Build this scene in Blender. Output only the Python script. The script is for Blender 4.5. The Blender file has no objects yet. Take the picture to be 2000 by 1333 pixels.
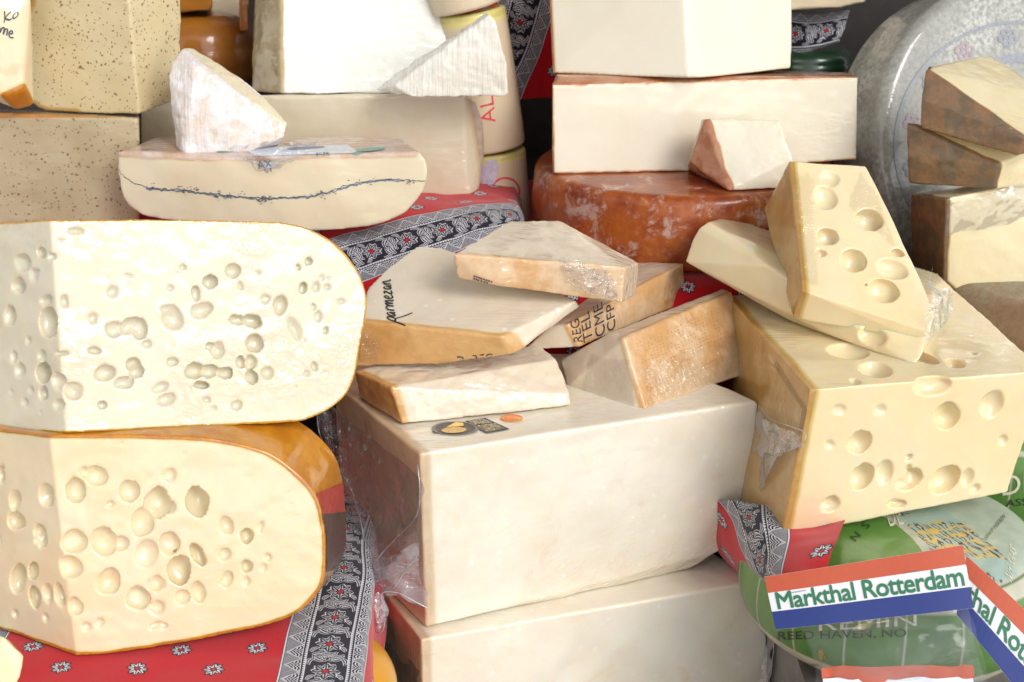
import bpy, bmesh, math, random
import numpy as np
from mathutils import Vector, Matrix, noise, bvhtree
R = math.radians
random.seed(5); rng = np.random.default_rng(5)
SC = bpy.context.scene
COL = SC.collection

# ------------------------------------------------------------------ camera, sky, sun, exposure
FPX = 2778.0                      # focal length in photo pixels (50 mm on 36 mm)
PITCH = R(20.0); CAM = Vector((0, 0, 1.75))
cd = bpy.data.cameras.new('camera'); cam = bpy.data.objects.new('camera', cd); COL.objects.link(cam)
cam.location = CAM; cam.rotation_euler = (R(90) - PITCH, 0, 0)
cd.sensor_width = 36; cd.lens = 50; cd.clip_start = 0.05; cd.clip_end = 500
cd.dof.use_dof = True; cd.dof.focus_distance = 1.68; cd.dof.aperture_fstop = 9.0
SC.camera = cam
SUN_DIR = Vector((0.50, -0.68, 0.60)).normalized()          # towards the sun
W = bpy.data.worlds.new('World'); SC.world = W; W.use_nodes = True
nt = W.node_tree; nt.nodes.clear()
sky = nt.nodes.new('ShaderNodeTexSky'); sky.sky_type = 'NISHITA'; sky.sun_disc = False
sky.sun_elevation = math.asin(SUN_DIR.z); sky.sun_rotation = math.atan2(SUN_DIR.x, SUN_DIR.y)
sky.dust_density = 1.0; sky.air_density = 1.0; sky.ozone_density = 0.5
bg = nt.nodes.new('ShaderNodeBackground'); bg.inputs[1].default_value = 0.15
wo = nt.nodes.new('ShaderNodeOutputWorld')
hs = nt.nodes.new('ShaderNodeHueSaturation'); hs.inputs['Saturation'].default_value = 0.10; nt.links.new(sky.outputs[0], hs.inputs['Color']); nt.links.new(hs.outputs[0], bg.inputs[0]); nt.links.new(bg.outputs[0], wo.inputs[0])
sl = bpy.data.lights.new('sun', 'SUN'); sl.energy = 1.15; sl.angle = R(24); sl.color = (1, 0.975, 0.935)
so = bpy.data.objects.new('sun', sl); COL.objects.link(so)
so.rotation_euler = SUN_DIR.to_track_quat('Z', 'Y').to_euler()
vs = SC.view_settings
SC.display_settings.display_device = 'sRGB'
vs.view_transform = 'Standard'; vs.look = 'None'; vs.gamma = 1.0; vs.exposure = 0.45; vs.use_curve_mapping = False
SC.cycles.transparent_max_bounces = 16

# ------------------------------------------------------------------ placing helpers (metres)
FW = Vector((0, math.cos(PITCH), -math.sin(PITCH))); UP = Vector((0, math.sin(PITCH), math.cos(PITCH))); RT = Vector((1, 0, 0))
def ray(px, py): return FW + RT * ((px - 1000) / FPX) + UP * ((666.5 - py) / FPX)
def Y(px, py, y): d = ray(px, py); return CAM + d * (y / d.y)
def Z(px, py, z): d = ray(px, py); return CAM + d * ((z - CAM.z) / d.z)
def PL(px, py, p0, n): d = ray(px, py); return CAM + d * ((p0 - CAM).dot(n) / d.dot(n))
def nrm(a, b, c):
    n = (b - a).cross(c - a).normalized()
    return n if n.dot(CAM - a) > 0 else -n
def off(p, x=0, y=0, z=0): return p + Vector((x, y, z))

# ------------------------------------------------------------------ object helpers
def thing(name, label, cat, loc=(0, 0, 0), group=None, kind=None):
    o = bpy.data.objects.new(name, None); COL.objects.link(o); o.location = loc
    o.empty_display_size = 0.02
    if kind: o['kind'] = kind
    else: o['label'] = label; o['category'] = cat
    if group: o['group'] = group
    return o
def mk(name, V, F, mat, parent=None, smooth=True, label=None):
    me = bpy.data.meshes.new(name)
    V = np.asarray([tuple(v) for v in V], dtype=np.float64) if not isinstance(V, np.ndarray) else V.copy()
    if parent is not None:
        q_ = parent
        while q_ is not None: V = V - np.array(q_.location); q_ = q_.parent
    me.from_pydata(V.tolist(), [], [list(map(int, f)) for f in F]) if not isinstance(F, np.ndarray) else npmesh(me, V, F)
    me.update()
    if smooth: me.shade_smooth()
    if mat is not None: me.materials.append(mat)
    o = bpy.data.objects.new(name, me); COL.objects.link(o)
    if parent is not None: o.parent = parent
    if label: o['label'] = label
    return o
def npmesh(me, V, F):
    n = len(F); k = F.shape[1]
    me.vertices.add(len(V)); me.vertices.foreach_set('co', V.astype(np.float32).ravel())
    me.loops.add(n * k); me.loops.foreach_set('vertex_index', F.astype(np.int32).ravel())
    me.polygons.add(n); me.polygons.foreach_set('loop_start', np.arange(0, n * k, k, dtype=np.int32))
    me.validate()
def attr(o, name, vals):
    a = o.data.attributes.new(name, 'FLOAT', 'POINT'); a.data.foreach_set('value', np.asarray(vals, dtype=np.float32))
def cattr(o, name, vals):
    a = o.data.color_attributes.new(name, 'FLOAT_COLOR', 'POINT'); a.data.foreach_set('color', np.asarray(vals, dtype=np.float32).ravel())

# value noise in numpy, smooth
def vnoise(P, scale, seed=0):
    P = P * scale + seed * 17.31
    i = np.floor(P).astype(np.int64); f = P - i; f = f * f * (3 - 2 * f)
    def h(x, y, z):
        n = (x * 374761393 + y * 668265263 + z * 2147483647 + seed * 974711) & 0x7fffffff
        n = ((n ^ (n >> 13)) * 1274126177) & 0x7fffffff
        return ((n ^ (n >> 16)) & 0xffff) / 65535.0
    r = 0
    for dx in (0, 1):
        for dy in (0, 1):
            for dz in (0, 1):
                w = (f[:, 0] if dx else 1 - f[:, 0]) * (f[:, 1] if dy else 1 - f[:, 1]) * (f[:, 2] if dz else 1 - f[:, 2])
                r = r + w * h(i[:, 0] + dx, i[:, 1] + dy, i[:, 2] + dz)
    return r * 2 - 1
def fbm(P, scale, seed=0, o=3):
    return sum(vnoise(P, scale * 2 ** k, seed + k) * 0.5 ** k for k in range(o))
def sstep(a, b, x): t = np.clip((x - a) / (b - a), 0, 1); return t * t * (3 - 2 * t)

def hull_mesh(pts):
    bm = bmesh.new()
    vs_ = [bm.verts.new(p) for p in pts]
    r = bmesh.ops.convex_hull(bm, input=vs_)
    bmesh.ops.delete(bm, geom=[v for v in bm.verts if not v.link_faces], context='VERTS')
    bmesh.ops.recalc_face_normals(bm, faces=bm.faces)
    me = bpy.data.meshes.new('tmp'); bm.to_mesh(me); bm.free(); return me
def eye_cutter(eyes):
    """eyes: list of (point, normal, rx, ry, h, tilt)"""
    bm = bmesh.new()
    for (p, n, rx, ry, h, tl) in eyes:
        r = bmesh.ops.create_icosphere(bm, subdivisions=3 if max(rx, ry) < 0.008 else 4, radius=1)
        k = 1 / math.sqrt(max(0.2, 1 - h * h)); rz = 0.5 * (rx + ry) * random.uniform(0.75, 1.0)
        rt = Vector((-n.y, n.x, 0)); rt = (RT if rt.length < 0.1 else rt.normalized()); rt = rt if rt.x > 0 else -rt
        u = n.cross(rt).normalized(); u = u if u.z > 0 or abs(u.z) < .2 else -u
        c, s = math.cos(tl), math.sin(tl)
        a1 = rt * c + u * s; a2 = u * c - rt * s
        M = Matrix((a1, a2, n)).transposed().to_4x4()
        M = Matrix.Translation(p + n * (h * rz * k)) @ M @ Matrix.Diagonal((rx * k, ry * k, rz * k, 1))
        sd = random.random() * 50
        for v in r['verts']:
            d = noise.noise(v.co * 1.1 + Vector((sd, 0, 0))) * (0.17 if max(rx, ry) < .016 else .09)
            v.co = M @ (v.co * (1 + d))
    me = bpy.data.meshes.new('cut'); bm.to_mesh(me); bm.free(); return me
def solid(pts, voxel=0.0025, smooth=4, eyes=None, bump=0.0008, bscale=30, seed=1, mesh=None):
    """remeshed, softened, slightly uneven body; returns V, F arrays in world space"""
    me = mesh or hull_mesh(pts)
    o = bpy.data.objects.new('tmp', me); COL.objects.link(o); co = None
    if eyes:
        cm = eye_cutter(eyes); co = bpy.data.objects.new('cut', cm); COL.objects.link(co)
        b = o.modifiers.new('b', 'BOOLEAN'); b.operation = 'DIFFERENCE'; b.solver = 'EXACT'; b.object = co; b.use_self = True
    m = o.modifiers.new('r', 'REMESH'); m.mode = 'VOXEL'; m.voxel_size = voxel; m.adaptivity = 0
    s = o.modifiers.new('s', 'SMOOTH'); s.factor = 0.5; s.iterations = smooth
    dg = bpy.context.evaluated_depsgraph_get(); ev = o.evaluated_get(dg); em = ev.to_mesh()
    n = len(em.vertices); V = np.empty(n * 3, dtype=np.float32); em.vertices.foreach_get('co', V); V = V.reshape(-1, 3).astype(np.float64)
    N = np.empty(n * 3, dtype=np.float32); em.vertices.foreach_get('normal', N); N = N.reshape(-1, 3)
    li = np.empty(len(em.loops), dtype=np.int32); em.loops.foreach_get('vertex_index', li)
    F = li.reshape(-1, 4)
    ev.to_mesh_clear()
    for x in (o, co):
        if x: d = x.data; bpy.data.objects.remove(x); bpy.data.meshes.remove(d)
    if bump: V = V + N * (fbm(V, bscale, seed)[:, None] * bump)
    return V, F
def bvh_of(V, F): return bvhtree.BVHTree.FromPolygons([Vector(v) for v in V.tolist()], F.tolist())

def body(t, V, F, mat, rind=None, split=True, nm='paste', rname='rind', extra=None):
    """link paste and rind as two parts cut from one surface, keeping the shared normals"""
    me = bpy.data.meshes.new('x'); npmesh(me, V, F); me.update(calc_edges=True)
    N = np.empty(len(V) * 3, dtype=np.float32); me.vertices.foreach_get('normal', N); N = N.reshape(-1, 3)
    bpy.data.meshes.remove(me)
    rv = np.zeros(len(V)) if rind is None else rind
    parts = []
    fm = rv[F].mean(axis=1) > 0.6
    if split and fm.any() and (~fm).any():
        for side in (True, False):                # small islands join the part around them
            sel = np.where(fm == side)[0]; f = F[sel]; lb = np.arange(len(V))
            for _ in range(200):
                mn = lb[f].min(axis=1); l2 = lb.copy()
                for c_ in range(4): np.minimum.at(l2, f[:, c_], mn)
                l2 = l2[l2]
                if (l2 == lb).all(): break
                lb = l2
            ids, inv, cnt = np.unique(lb[f[:, 0]], return_inverse=True, return_counts=True)
            bad = cnt[inv] < cnt.max(); fm[sel[bad]] = not side
    sets = [(nm, ~fm)] + ([(rname, fm)] if split and fm.any() and (~fm).any() else [])
    if len(sets) == 1: sets = [(nm, np.ones(len(F), bool))]
    for name, m in sets:
        f = F[m]; used, inv = np.unique(f.ravel(), return_inverse=True)
        o = mk(name, V[used], inv.reshape(f.shape), mat, t)
        attr(o, 'rind', rv[used])
        if extra: 
            for k, v in extra.items():
                (cattr if v.ndim == 2 else attr)(o, k, v[used])
        o.data.normals_split_custom_set_from_vertices(N[used].tolist())
        parts.append(o)
    return parts

def lathe(center, prof, segs=96, axis=Vector((0, 0, 1)), noise_amp=0.0, seed=0):
    """prof: list of (r, h); closed solid of revolution round axis"""
    q = axis.to_track_quat('Z', 'Y'); n = len(prof); V = []
    for j in range(segs):
        a = 2 * math.pi * j / segs
        for r, h in prof: V.append(center + q @ Vector((r * math.cos(a), r * math.sin(a), h)))
    F = []
    for j in range(segs):
        k = (j + 1) % segs
        for i in range(n - 1): F.append((j * n + i, k * n + i, k * n + i + 1, j * n + i + 1))
    V = np.array([tuple(v) for v in V])
    if noise_amp:
        P = V - np.array(center); L = np.linalg.norm(P, axis=1)[:, None] + 1e-6
        V = V + P / L * fbm(V, 18, seed)[:, None] * noise_amp
    return V, np.array(F)
def wheel_prof(Rr, H, rc, bulge=0.0, n=10, m=24):
    """rounded wheel profile from bottom centre to top centre; flats get rings for displacement"""
    p = [(Rr * 0.9 * i / m + 1e-4, 0) for i in range(m) if Rr * 0.9 * i / m < Rr - rc]
    for i in range(n + 1):
        a = -math.pi / 2 + math.pi / 2 * i / n
        p.append((Rr - rc + rc * math.cos(a), rc + rc * math.sin(a)))
    for i in range(1, m):
        f = i / m; p.append((Rr + bulge * math.sin(math.pi * f), rc + (H - 2 * rc) * f))
    for i in range(n + 1):
        a = math.pi / 2 * i / n
        p.append((Rr - rc + rc * math.cos(a), H - rc + rc * math.sin(a)))
    for i in range(m - 1, -1, -1):
        r = Rr * 0.9 * i / m
        if r < Rr - rc: p.append((r + 1e-4, H))
    return p

# ------------------------------------------------------------------ materials
def newmat(name):
    m = bpy.data.materials.new(name); m.use_nodes = True; nt = m.node_tree; nt.nodes.clear()
    out = nt.nodes.new('ShaderNodeOutputMaterial'); b = nt.nodes.new('ShaderNodeBsdfPrincipled')
    nt.links.new(b.outputs[0], out.inputs[0]); return m, nt, b
class NB:
    def __init__(s, nt): s.nt = nt
    def n(s, t, **kw):
        x = s.nt.nodes.new(t)
        for k, v in kw.items(): setattr(x, k, v)
        return x
    def l(s, a, b): s.nt.links.new(a, b)
    def val(s, x, inp):
        if isinstance(x, (int, float)): inp.default_value = x
        elif isinstance(x, tuple): inp.default_value = x if len(x) == 4 else (*x, 1)
        else: s.l(x, inp)
    def math(s, op, a, b=0.0, c=None, clamp=False):
        x = s.n('ShaderNodeMath', operation=op); x.use_clamp = clamp
        s.val(a, x.inputs[0]); s.val(b, x.inputs[1])
        if c is not None: s.val(c, x.inputs[2])
        return x.outputs[0]
    def mix(s, f, a, b):
        x = s.n('ShaderNodeMix', data_type='RGBA'); s.val(f, x.inputs[0]); s.val(a, x.inputs[6]); s.val(b, x.inputs[7]); return x.outputs[2]
    def noise(s, vec, sc, det=3, rough=0.5, dist=0.0):
        x = s.n('ShaderNodeTexNoise'); x.inputs['Scale'].default_value = sc; x.inputs['Detail'].default_value = det
        x.inputs['Roughness'].default_value = rough; x.inputs['Distortion'].default_value = dist
        s.l(vec, x.inputs['Vector']); return x.outputs[0]
    def mapr(s, v, a, b, c=0.0, d=1.0, smooth=True):
        x = s.n('ShaderNodeMapRange'); x.interpolation_type = 'SMOOTHSTEP' if smooth else 'LINEAR'
        s.l(v, x.inputs[0]); x.inputs[1].default_value = a; x.inputs[2].default_value = b; x.inputs[3].default_value = c; x.inputs[4].default_value = d
        return x.outputs[0]
    def mapping(s, vec, rot=(0, 0, 0), sc=(1, 1, 1), loc=(0, 0, 0)):
        x = s.n('ShaderNodeMapping'); s.l(vec, x.inputs[0]); x.inputs['Rotation'].default_value = rot; x.inputs['Scale'].default_value = sc; x.inputs['Location'].default_value = loc
        return x.outputs[0]
    def vor(s, vec, sc, rand=1.0):
        x = s.n('ShaderNodeTexVoronoi'); x.inputs['Scale'].default_value = sc; x.inputs['Randomness'].default_value = rand; s.l(vec, x.inputs['Vector']); return x
    def bump(s, h, strength, dist, normal=None):
        x = s.n('ShaderNodeBump'); x.inputs['Strength'].default_value = strength; x.inputs['Distance'].default_value = dist
        s.l(h, x.inputs['Height'])
        if normal is not None: s.l(normal, x.inputs['Normal'])
        return x.outputs[0]
def wrinkles(b, co, rot, amt=1.0, streak=(9, 85, 40), gate=7, cover=0.5, crumple=0.0, sscale=0.007):
    """height of cling film: taut areas broken by bundles of fine straight creases"""
    v = b.mapping(co, rot=rot, sc=streak)
    st = b.noise(v, 1.0, 3, 0.6)
    st = b.math('ABSOLUTE', b.math('SUBTRACT', st, 0.5))
    st = b.mapr(st, 0.0, 0.10, 1.0, 0.0)
    v2 = b.mapping(co, rot=(rot[0] + .6, rot[1] - .5, rot[2] + .9), sc=(streak[0] * .8, streak[1] * .45, streak[2] * .6))
    s2 = b.math('ABSOLUTE', b.math('SUBTRACT', b.noise(v2, 1.0, 2, 0.5, 0.4), 0.5)); s2 = b.mapr(s2, 0, 0.08, 1, 0)
    g = b.mapr(b.noise(co, gate, 2, 0.5), 0.62 - cover * .35, 0.80 - cover * .35)
    und = b.noise(co, 22, 2, 0.5)
    h = b.math('ADD', b.math('MULTIPLY', b.math('ADD', st, b.math('MULTIPLY', s2, 0.7)), g), b.math('ADD', b.math('MULTIPLY', und, 1.2), b.math('MULTIPLY', b.noise(co, 8, 2, 0.5), 3.0)))
    if crumple:
        cv = b.vor(b.mapping(co, rot=rot, sc=(.55, 1.3, 1)), 70); g3 = b.mapr(b.noise(co, 11, 2, .5), .45, .58)
        h = b.math('ADD', h, b.math('MULTIPLY', b.math('MULTIPLY', cv.outputs['Distance'], g3), 2.2 * crumple))
    return b.math('MULTIPLY', h, amt)
def cheese_mat(name, base, base2=None, deep=None, rind=None, rind2=None, rscale=25, film=1.0, wrk=1.0, rot=(0.3, 0.5, 0.9), cover=0.5,
               specks=None, crystals=0.0, sss=0.35, rough=0.45, pb=0.15, ribs=None, rrough=0.5, streak=(9, 85, 40), mold=None, grain=0.0, filmrough=0.08, crumple=0.0, sscale=0.007):
    m, nt, p = newmat(name); b = NB(nt)
    co = b.n('ShaderNodeTexCoord').outputs['Object']
    base2 = base2 or tuple(c * f for c, f in zip(base, (0.94, 0.90, 0.82)))
    n1 = b.mapr(b.noise(co, 9, 4, 0.55), 0.35, 0.65)
    col = b.mix(n1, base, base2)
    if grain:
        g = b.mapr(b.noise(co, 130, 3, 0.7), 0.35, 0.65); col = b.mix(b.math('MULTIPLY', g, grain), col, tuple(c * .8 for c in base2))
    if crystals:
        vo = b.vor(co, 62); d = b.math('SUBTRACT', b.mapr(vo.outputs['Distance'], 0.10, 0.30, 1, 0), 0.0)
        pick = b.n('ShaderNodeSeparateColor'); b.l(vo.outputs['Color'], pick.inputs[0])
        d = b.math('MULTIPLY', d, b.mapr(pick.outputs[0], 0.70, 1.0, 0, .8)); col = b.mix(b.math('MULTIPLY', d, crystals), col, (0.93, 0.90, 0.84))
        cl = b.mapr(b.noise(co, 13, 5, 0.7, 0.8), 0.55, 0.70); col = b.mix(b.math('MULTIPLY', cl, 0.55 * crystals), col, (0.78, 0.60, 0.40))
    if specks:
        for (sc, colr, thr, prob) in specks:
            w = b.mapping(co, rot=(sc, sc, sc * 2), sc=(1, 1, 1))
            wn = b.n('ShaderNodeTexNoise'); wn.inputs['Scale'].default_value = 60; b.l(w, wn.inputs['Vector'])
            ww = b.n('ShaderNodeVectorMath', operation='MULTIPLY_ADD'); b.l(wn.outputs['Color'], ww.inputs[0]); ww.inputs[1].default_value = (.012, .012, .012); b.l(w, ww.inputs[2])
            vo = b.vor(ww.outputs[0], sc); pick = b.n('ShaderNodeSeparateColor'); b.l(vo.outputs['Color'], pick.inputs[0])
            d = b.math('MULTIPLY', b.mapr(vo.outputs['Distance'], thr * .6, thr, 1, 0), b.mapr(pick.outputs[0], 1 - prob, 1 - prob + .1)); col = b.mix(d, col, colr)
    hb = b.noise(co, 90, 4, 0.6)
    rr = None
    if rind:
        at = b.n('ShaderNodeAttribute'); at.attribute_name = 'rind'; a = at.outputs['Fac']
        deep = deep or tuple(x * .5 + y * .5 for x, y in zip(base, rind))
        col = b.mix(b.mapr(a, 0.0, 0.45), col, deep)
        rc = b.mix(b.mapr(b.noise(co, rscale, 5, 0.65), 0.38, 0.62), rind, rind2 or tuple(c * .8 for c in rind))
        fine = b.mapr(b.noise(co, rscale * 7, 3, 0.6), 0.3, 0.7); rc = b.mix(b.math('MULTIPLY', fine, .3), rc, tuple(c * .75 for c in (rind2 or rind)))
        if mold:
            mm = b.mapr(b.noise(co, mold[1], 6, 0.75, 0.3), mold[2], mold[2] + .12); rc = b.mix(mm, rc, mold[0])
        rm = b.mapr(a, 0.5, 0.7)
        col = b.mix(rm, col, rc)
        rr = b.math('ADD', rough, b.math('MULTIPLY', rm, rrough - rough))
    b.l(col, p.inputs['Base Color'])
    if rr is not None: b.l(rr, p.inputs['Roughness'])
    else: p.inputs['Roughness'].default_value = rough
    p.inputs['Specular IOR Level'].default_value = 0.35
    if sss:
        p.inputs['Subsurface Weight'].default_value = sss; p.inputs['Subsurface Radius'].default_value = (1, 0.42, 0.13); p.inputs['Subsurface Scale'].default_value = sscale
    nb = b.bump(hb, pb, 0.002)
    if ribs:
        v = b.mapping(co, rot=ribs[0], sc=ribs[1]); nb = b.bump(b.noise(v, 1, 3, .6), ribs[2], 0.003, nb)
    b.l(nb, p.inputs['Normal'])
    if film:
        p.inputs['Coat Weight'].default_value = film; p.inputs['Coat Roughness'].default_value = filmrough; p.inputs['Coat IOR'].default_value = 1.5
        hw = wrinkles(b, co, rot, 1.0, streak, cover=cover, crumple=crumple)
        b.l(b.bump(hw, min(1, 0.5 * wrk), 0.0020 * max(1, wrk)), p.inputs['Coat Normal'])
    return m
def plain(name, col, rough=0.5, coat=0.0, metal=0.0, col2=None, sc=40, bump=0.0):
    m, nt, p = newmat(name); b = NB(nt); co = b.n('ShaderNodeTexCoord').outputs['Object']
    c2 = col2 or tuple(c * .8 for c in col)
    b.l(b.mix(b.mapr(b.noise(co, sc, 4, .6), .35, .65), col, c2), p.inputs['Base Color'])
    p.inputs['Roughness'].default_value = rough; p.inputs['Metallic'].default_value = metal; p.inputs['Coat Weight'].default_value = coat; p.inputs['Coat Roughness'].default_value = .08
    if bump: b.l(b.bump(b.noise(co, sc * 3, 3, .6), bump, .002), p.inputs['Normal'])
    return m
def film_mat(name, tint=(0.93, 0.94, 0.97), opac=0.03, wr=0.5, sc=35, refl=1.0):
    m = bpy.data.materials.new(name); m.use_nodes = True; nt = m.node_tree; nt.nodes.clear(); b = NB(nt)
    out = b.n('ShaderNodeOutputMaterial'); tr = b.n('ShaderNodeBsdfTransparent'); tr.inputs[0].default_value = (*tint, 1)
    gl = b.n('ShaderNodeBsdfGlossy'); gl.inputs['Roughness'].default_value = 0.10
    df = b.n('ShaderNodeBsdfDiffuse'); df.inputs[0].default_value = (0.85, 0.85, 0.88, 1)
    co = b.n('ShaderNodeTexCoord').outputs['Object']
    h = wrinkles(b, co, (0.4, 1.1, 0.3), 1.0, (14, 90, 50), cover=.6, crumple=.8)
    bp = b.bump(h, wr * .6, 0.002); b.l(bp, gl.inputs['Normal'])
    fr = b.n('ShaderNodeFresnel'); fr.inputs[0].default_value = 1.45
    f = b.math('MINIMUM', b.math('MULTIPLY', fr.outputs[0], 1.3 * refl), 0.38)
    m1 = b.n('ShaderNodeMixShader'); m1.inputs[0].default_value = opac; b.l(tr.outputs[0], m1.inputs[1]); b.l(df.outputs[0], m1.inputs[2])
    m2 = b.n('ShaderNodeMixShader'); b.l(f, m2.inputs[0]); b.l(m1.outputs[0], m2.inputs[1]); b.l(gl.outputs[0], m2.inputs[2])
    b.l(m2.outputs[0], out.inputs[0]); return m
def print_mat(name, col, rough=0.5, coat=0.6, var=1.25):
    m, nt, p = newmat(name); p.inputs['Base Color'].default_value = (*col, 1); p.inputs['Roughness'].default_value = rough; p.inputs['Coat Weight'].default_value = coat; p.inputs['Coat Roughness'].default_value = .1
    b = NB(nt); co = b.n('ShaderNodeTexCoord').outputs['Object']
    b.l(b.mix(b.mapr(b.noise(co, 160, 3, .7), .35, .7), col, tuple(min(1, c * var + .015 * (var > 1.1)) for c in col)), p.inputs['Base Color'])
    return m
CRINK = film_mat('crinkled_film', (1, 1, 1), 0.0, .9, refl=1.3)
FOLD = film_mat('film_fold', (0.80, 0.82, 0.86), 0.30, .2, refl=2.5)
BAG2 = film_mat('gathered_bag_film', (0.88, 0.90, 0.94), 0.17, 1.0, refl=2.2)
INK = print_mat('black_ink', (0.015, 0.014, 0.016)); FILM = film_mat('cling_film'); BAG = film_mat('bag_film', (0.88, 0.90, 0.94), 0.07, 0.8, refl=.7)
CLEAR = film_mat('clear_pouch_film', (0.93, 0.945, 0.965), 0.03, 0.15, refl=.45)

def curve(P, n=6, closed=False):
    out = []; P = [tuple(p) for p in P]
    for i in range(len(P) - 1):
        p0 = P[max(0, i - 1)]; p1 = P[i]; p2 = P[i + 1]; p3 = P[min(len(P) - 1, i + 2)]
        for k in range(n):
            s = k / n; out.append(tuple(.5 * (2 * b_ + (-a_ + c_) * s + (2 * a_ - 5 * b_ + 4 * c_ - d_) * s * s + (-a_ + 3 * b_ - 3 * c_ + d_) * s ** 3) for a_, b_, c_, d_ in zip(p0, p1, p2, p3)))
    return out + [P[-1]]
# ------------------------------------------------------------------ flat print laid on a surface
def quadmap(q, u, v):
    a, b_, c, d = [Vector(x) for x in q]          # bottom-left, bottom-right, top-right, top-left in photo pixels
    return (a * (1 - u) + b_ * u) * (1 - v) + (d * (1 - u) + c * u) * v
def decal(t, name, V2, F, q, bvh, mat, lift=0.0007, label=None, avoid=None):
    """V2 in 0..1 of quad q; every vertex is laid on the surface"""
    V = []; last = None
    for u, v in V2:
        p = quadmap(q, u, v); h = bvh.ray_cast(CAM, ray(p.x, p.y).normalized())
        if h[0] is None: V.append(None); continue
        n = h[1] if h[1].dot(CAM - h[0]) > 0 else -h[1]
        if avoid is not None and n.dot(avoid) > .88: V.append(None); continue
        V.append(h[0] + n * (lift(u, v) if callable(lift) else lift))
    good = [i for i, x in enumerate(V) if x is not None]
    if not good: return None
    idx = {g: k for k, g in enumerate(good)}
    F2 = [[idx[i] for i in f] for f in F if all(i in idx for i in f)]
    return mk(name, [V[g] for g in good], F2, mat, t, smooth=False, label=label)
def text2d(s, bold=0.0, spacing=1.0):
    cu = bpy.data.curves.new('tx', 'FONT'); cu.body = s; cu.size = 1; cu.resolution_u = 3; cu.space_character = spacing
    o = bpy.data.objects.new('tx', cu); COL.objects.link(o)
    me = bpy.data.meshes.new_from_object(o.evaluated_get(bpy.context.evaluated_depsgraph_get()))
    bm = bmesh.new(); bm.from_mesh(me); bmesh.ops.triangulate(bm, faces=bm.faces)
    xs = [v.co.x for v in bm.verts]; ys = [v.co.y for v in bm.verts]
    x0, x1, y0, y1 = min(xs), max(xs), min(ys), max(ys)
    for k in range(1, 40):                         # slices, so that lettering can follow a curve
        x = x0 + (x1 - x0) * k / 40
        bmesh.ops.bisect_plane(bm, geom=bm.verts[:] + bm.edges[:] + bm.faces[:], plane_co=(x, 0, 0), plane_no=(1, 0, 0))
    bm.verts.index_update()
    V = [((v.co.x - x0) / (x1 - x0), (v.co.y - y0) / (y1 - y0)) for v in bm.verts]; F = [[v.index for v in f.verts] for f in bm.faces]
    bm.free(); bpy.data.objects.remove(o); bpy.data.curves.remove(cu); bpy.data.meshes.remove(me)
    return V, F
def strokes2d(lines, w, asp=1.0):
    """ribbons along polylines in 0..1; asp = width/height of the quad in the photo"""
    V = []; F = []
    for ln in lines:
        pts = []
        for i in range(len(ln) - 1):
            p0 = ln[max(0, i - 1)]; p1 = ln[i]; p2 = ln[i + 1]; p3 = ln[min(len(ln) - 1, i + 2)]
            for k in range(5):
                s = k / 5
                pts.append(tuple(0.5 * ((2 * p1[j]) + (-p0[j] + p2[j]) * s + (2 * p0[j] - 5 * p1[j] + 4 * p2[j] - p3[j]) * s * s + (-p0[j] + 3 * p1[j] - 3 * p2[j] + p3[j]) * s ** 3) for j in (0, 1)))
        pts.append(ln[-1]); b0 = len(V)
        for i, p in enumerate(pts):
            a = pts[max(0, i - 1)]; c = pts[min(len(pts) - 1, i + 1)]
            dx, dy = (c[0] - a[0]) * asp, c[1] - a[1]; L = math.hypot(dx, dy) or 1
            nx, ny = -dy / L * w, dx / L * w
            ww = 1 if 0 < i < len(pts) - 1 else .4
            V += [(p[0] + nx * ww / asp, p[1] + ny * ww), (p[0] - nx * ww / asp, p[1] - ny * ww)]
            if i: k = b0 + 2 * i; F.append((k - 2, k - 1, k + 1, k))
    return V, F
def grid2d(nx, ny, keep=None):
    V = [(i / nx, j / ny) for j in range(ny + 1) for i in range(nx + 1)]
    F = [(j * (nx + 1) + i, j * (nx + 1) + i + 1, (j + 1) * (nx + 1) + i + 1, (j + 1) * (nx + 1) + i) for j in range(ny) for i in range(nx)]
    return V, F
def disc2d(n=40, inner=0.0, a0=0, a1=2 * math.pi, rings=4):
    V = []; F = []
    for k in range(rings + 1):
        r = inner + (1 - inner) * k / rings
        for i in range(n + 1):
            a = a0 + (a1 - a0) * i / n; V.append((.5 + .5 * r * math.cos(a), .5 + .5 * r * math.sin(a)))
    for k in range(rings):
        for i in range(n): q = k * (n + 1) + i; F.append((q, q + 1, q + n + 2, q + n + 1))
    return V, F

# ------------------------------------------------------------------ sheets (cloth, loose film)
def sheet(ctrl, nu, nv, amp=0.0, scale=20, seed=1, closed=False):
    C = np.array([[tuple(p) for p in row] for row in ctrl]); r, c, _ = C.shape
    def cr(A, n):
        out = []; m = len(A)
        for k in range(n + 1):
            x = k / n * (m - 1); i = min(int(x), m - 2); s = x - i
            p0, p1, p2, p3 = A[max(0, i - 1)], A[i], A[i + 1], A[min(m - 1, i + 2)]
            out.append(0.5 * (2 * p1 + (-p0 + p2) * s + (2 * p0 - 5 * p1 + 4 * p2 - p3) * s * s + (-p0 + 3 * p1 - 3 * p2 + p3) * s ** 3))
        return np.array(out)
    G = cr(C, nv); G = np.swapaxes(cr(np.swapaxes(G, 0, 1), nu), 0, 1)
    V = G.reshape(-1, 3)
    if amp:
        D = np.stack([fbm(V, scale, seed + k * 7, 3) for k in range(3)], 1); V = V + D * amp
    F = [(j * (nu + 1) + i, j * (nu + 1) + i + 1, (j + 1) * (nu + 1) + i + 1, (j + 1) * (nu + 1) + i) for j in range(nv) for i in range(nu)]
    return V, np.array(F)
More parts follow.
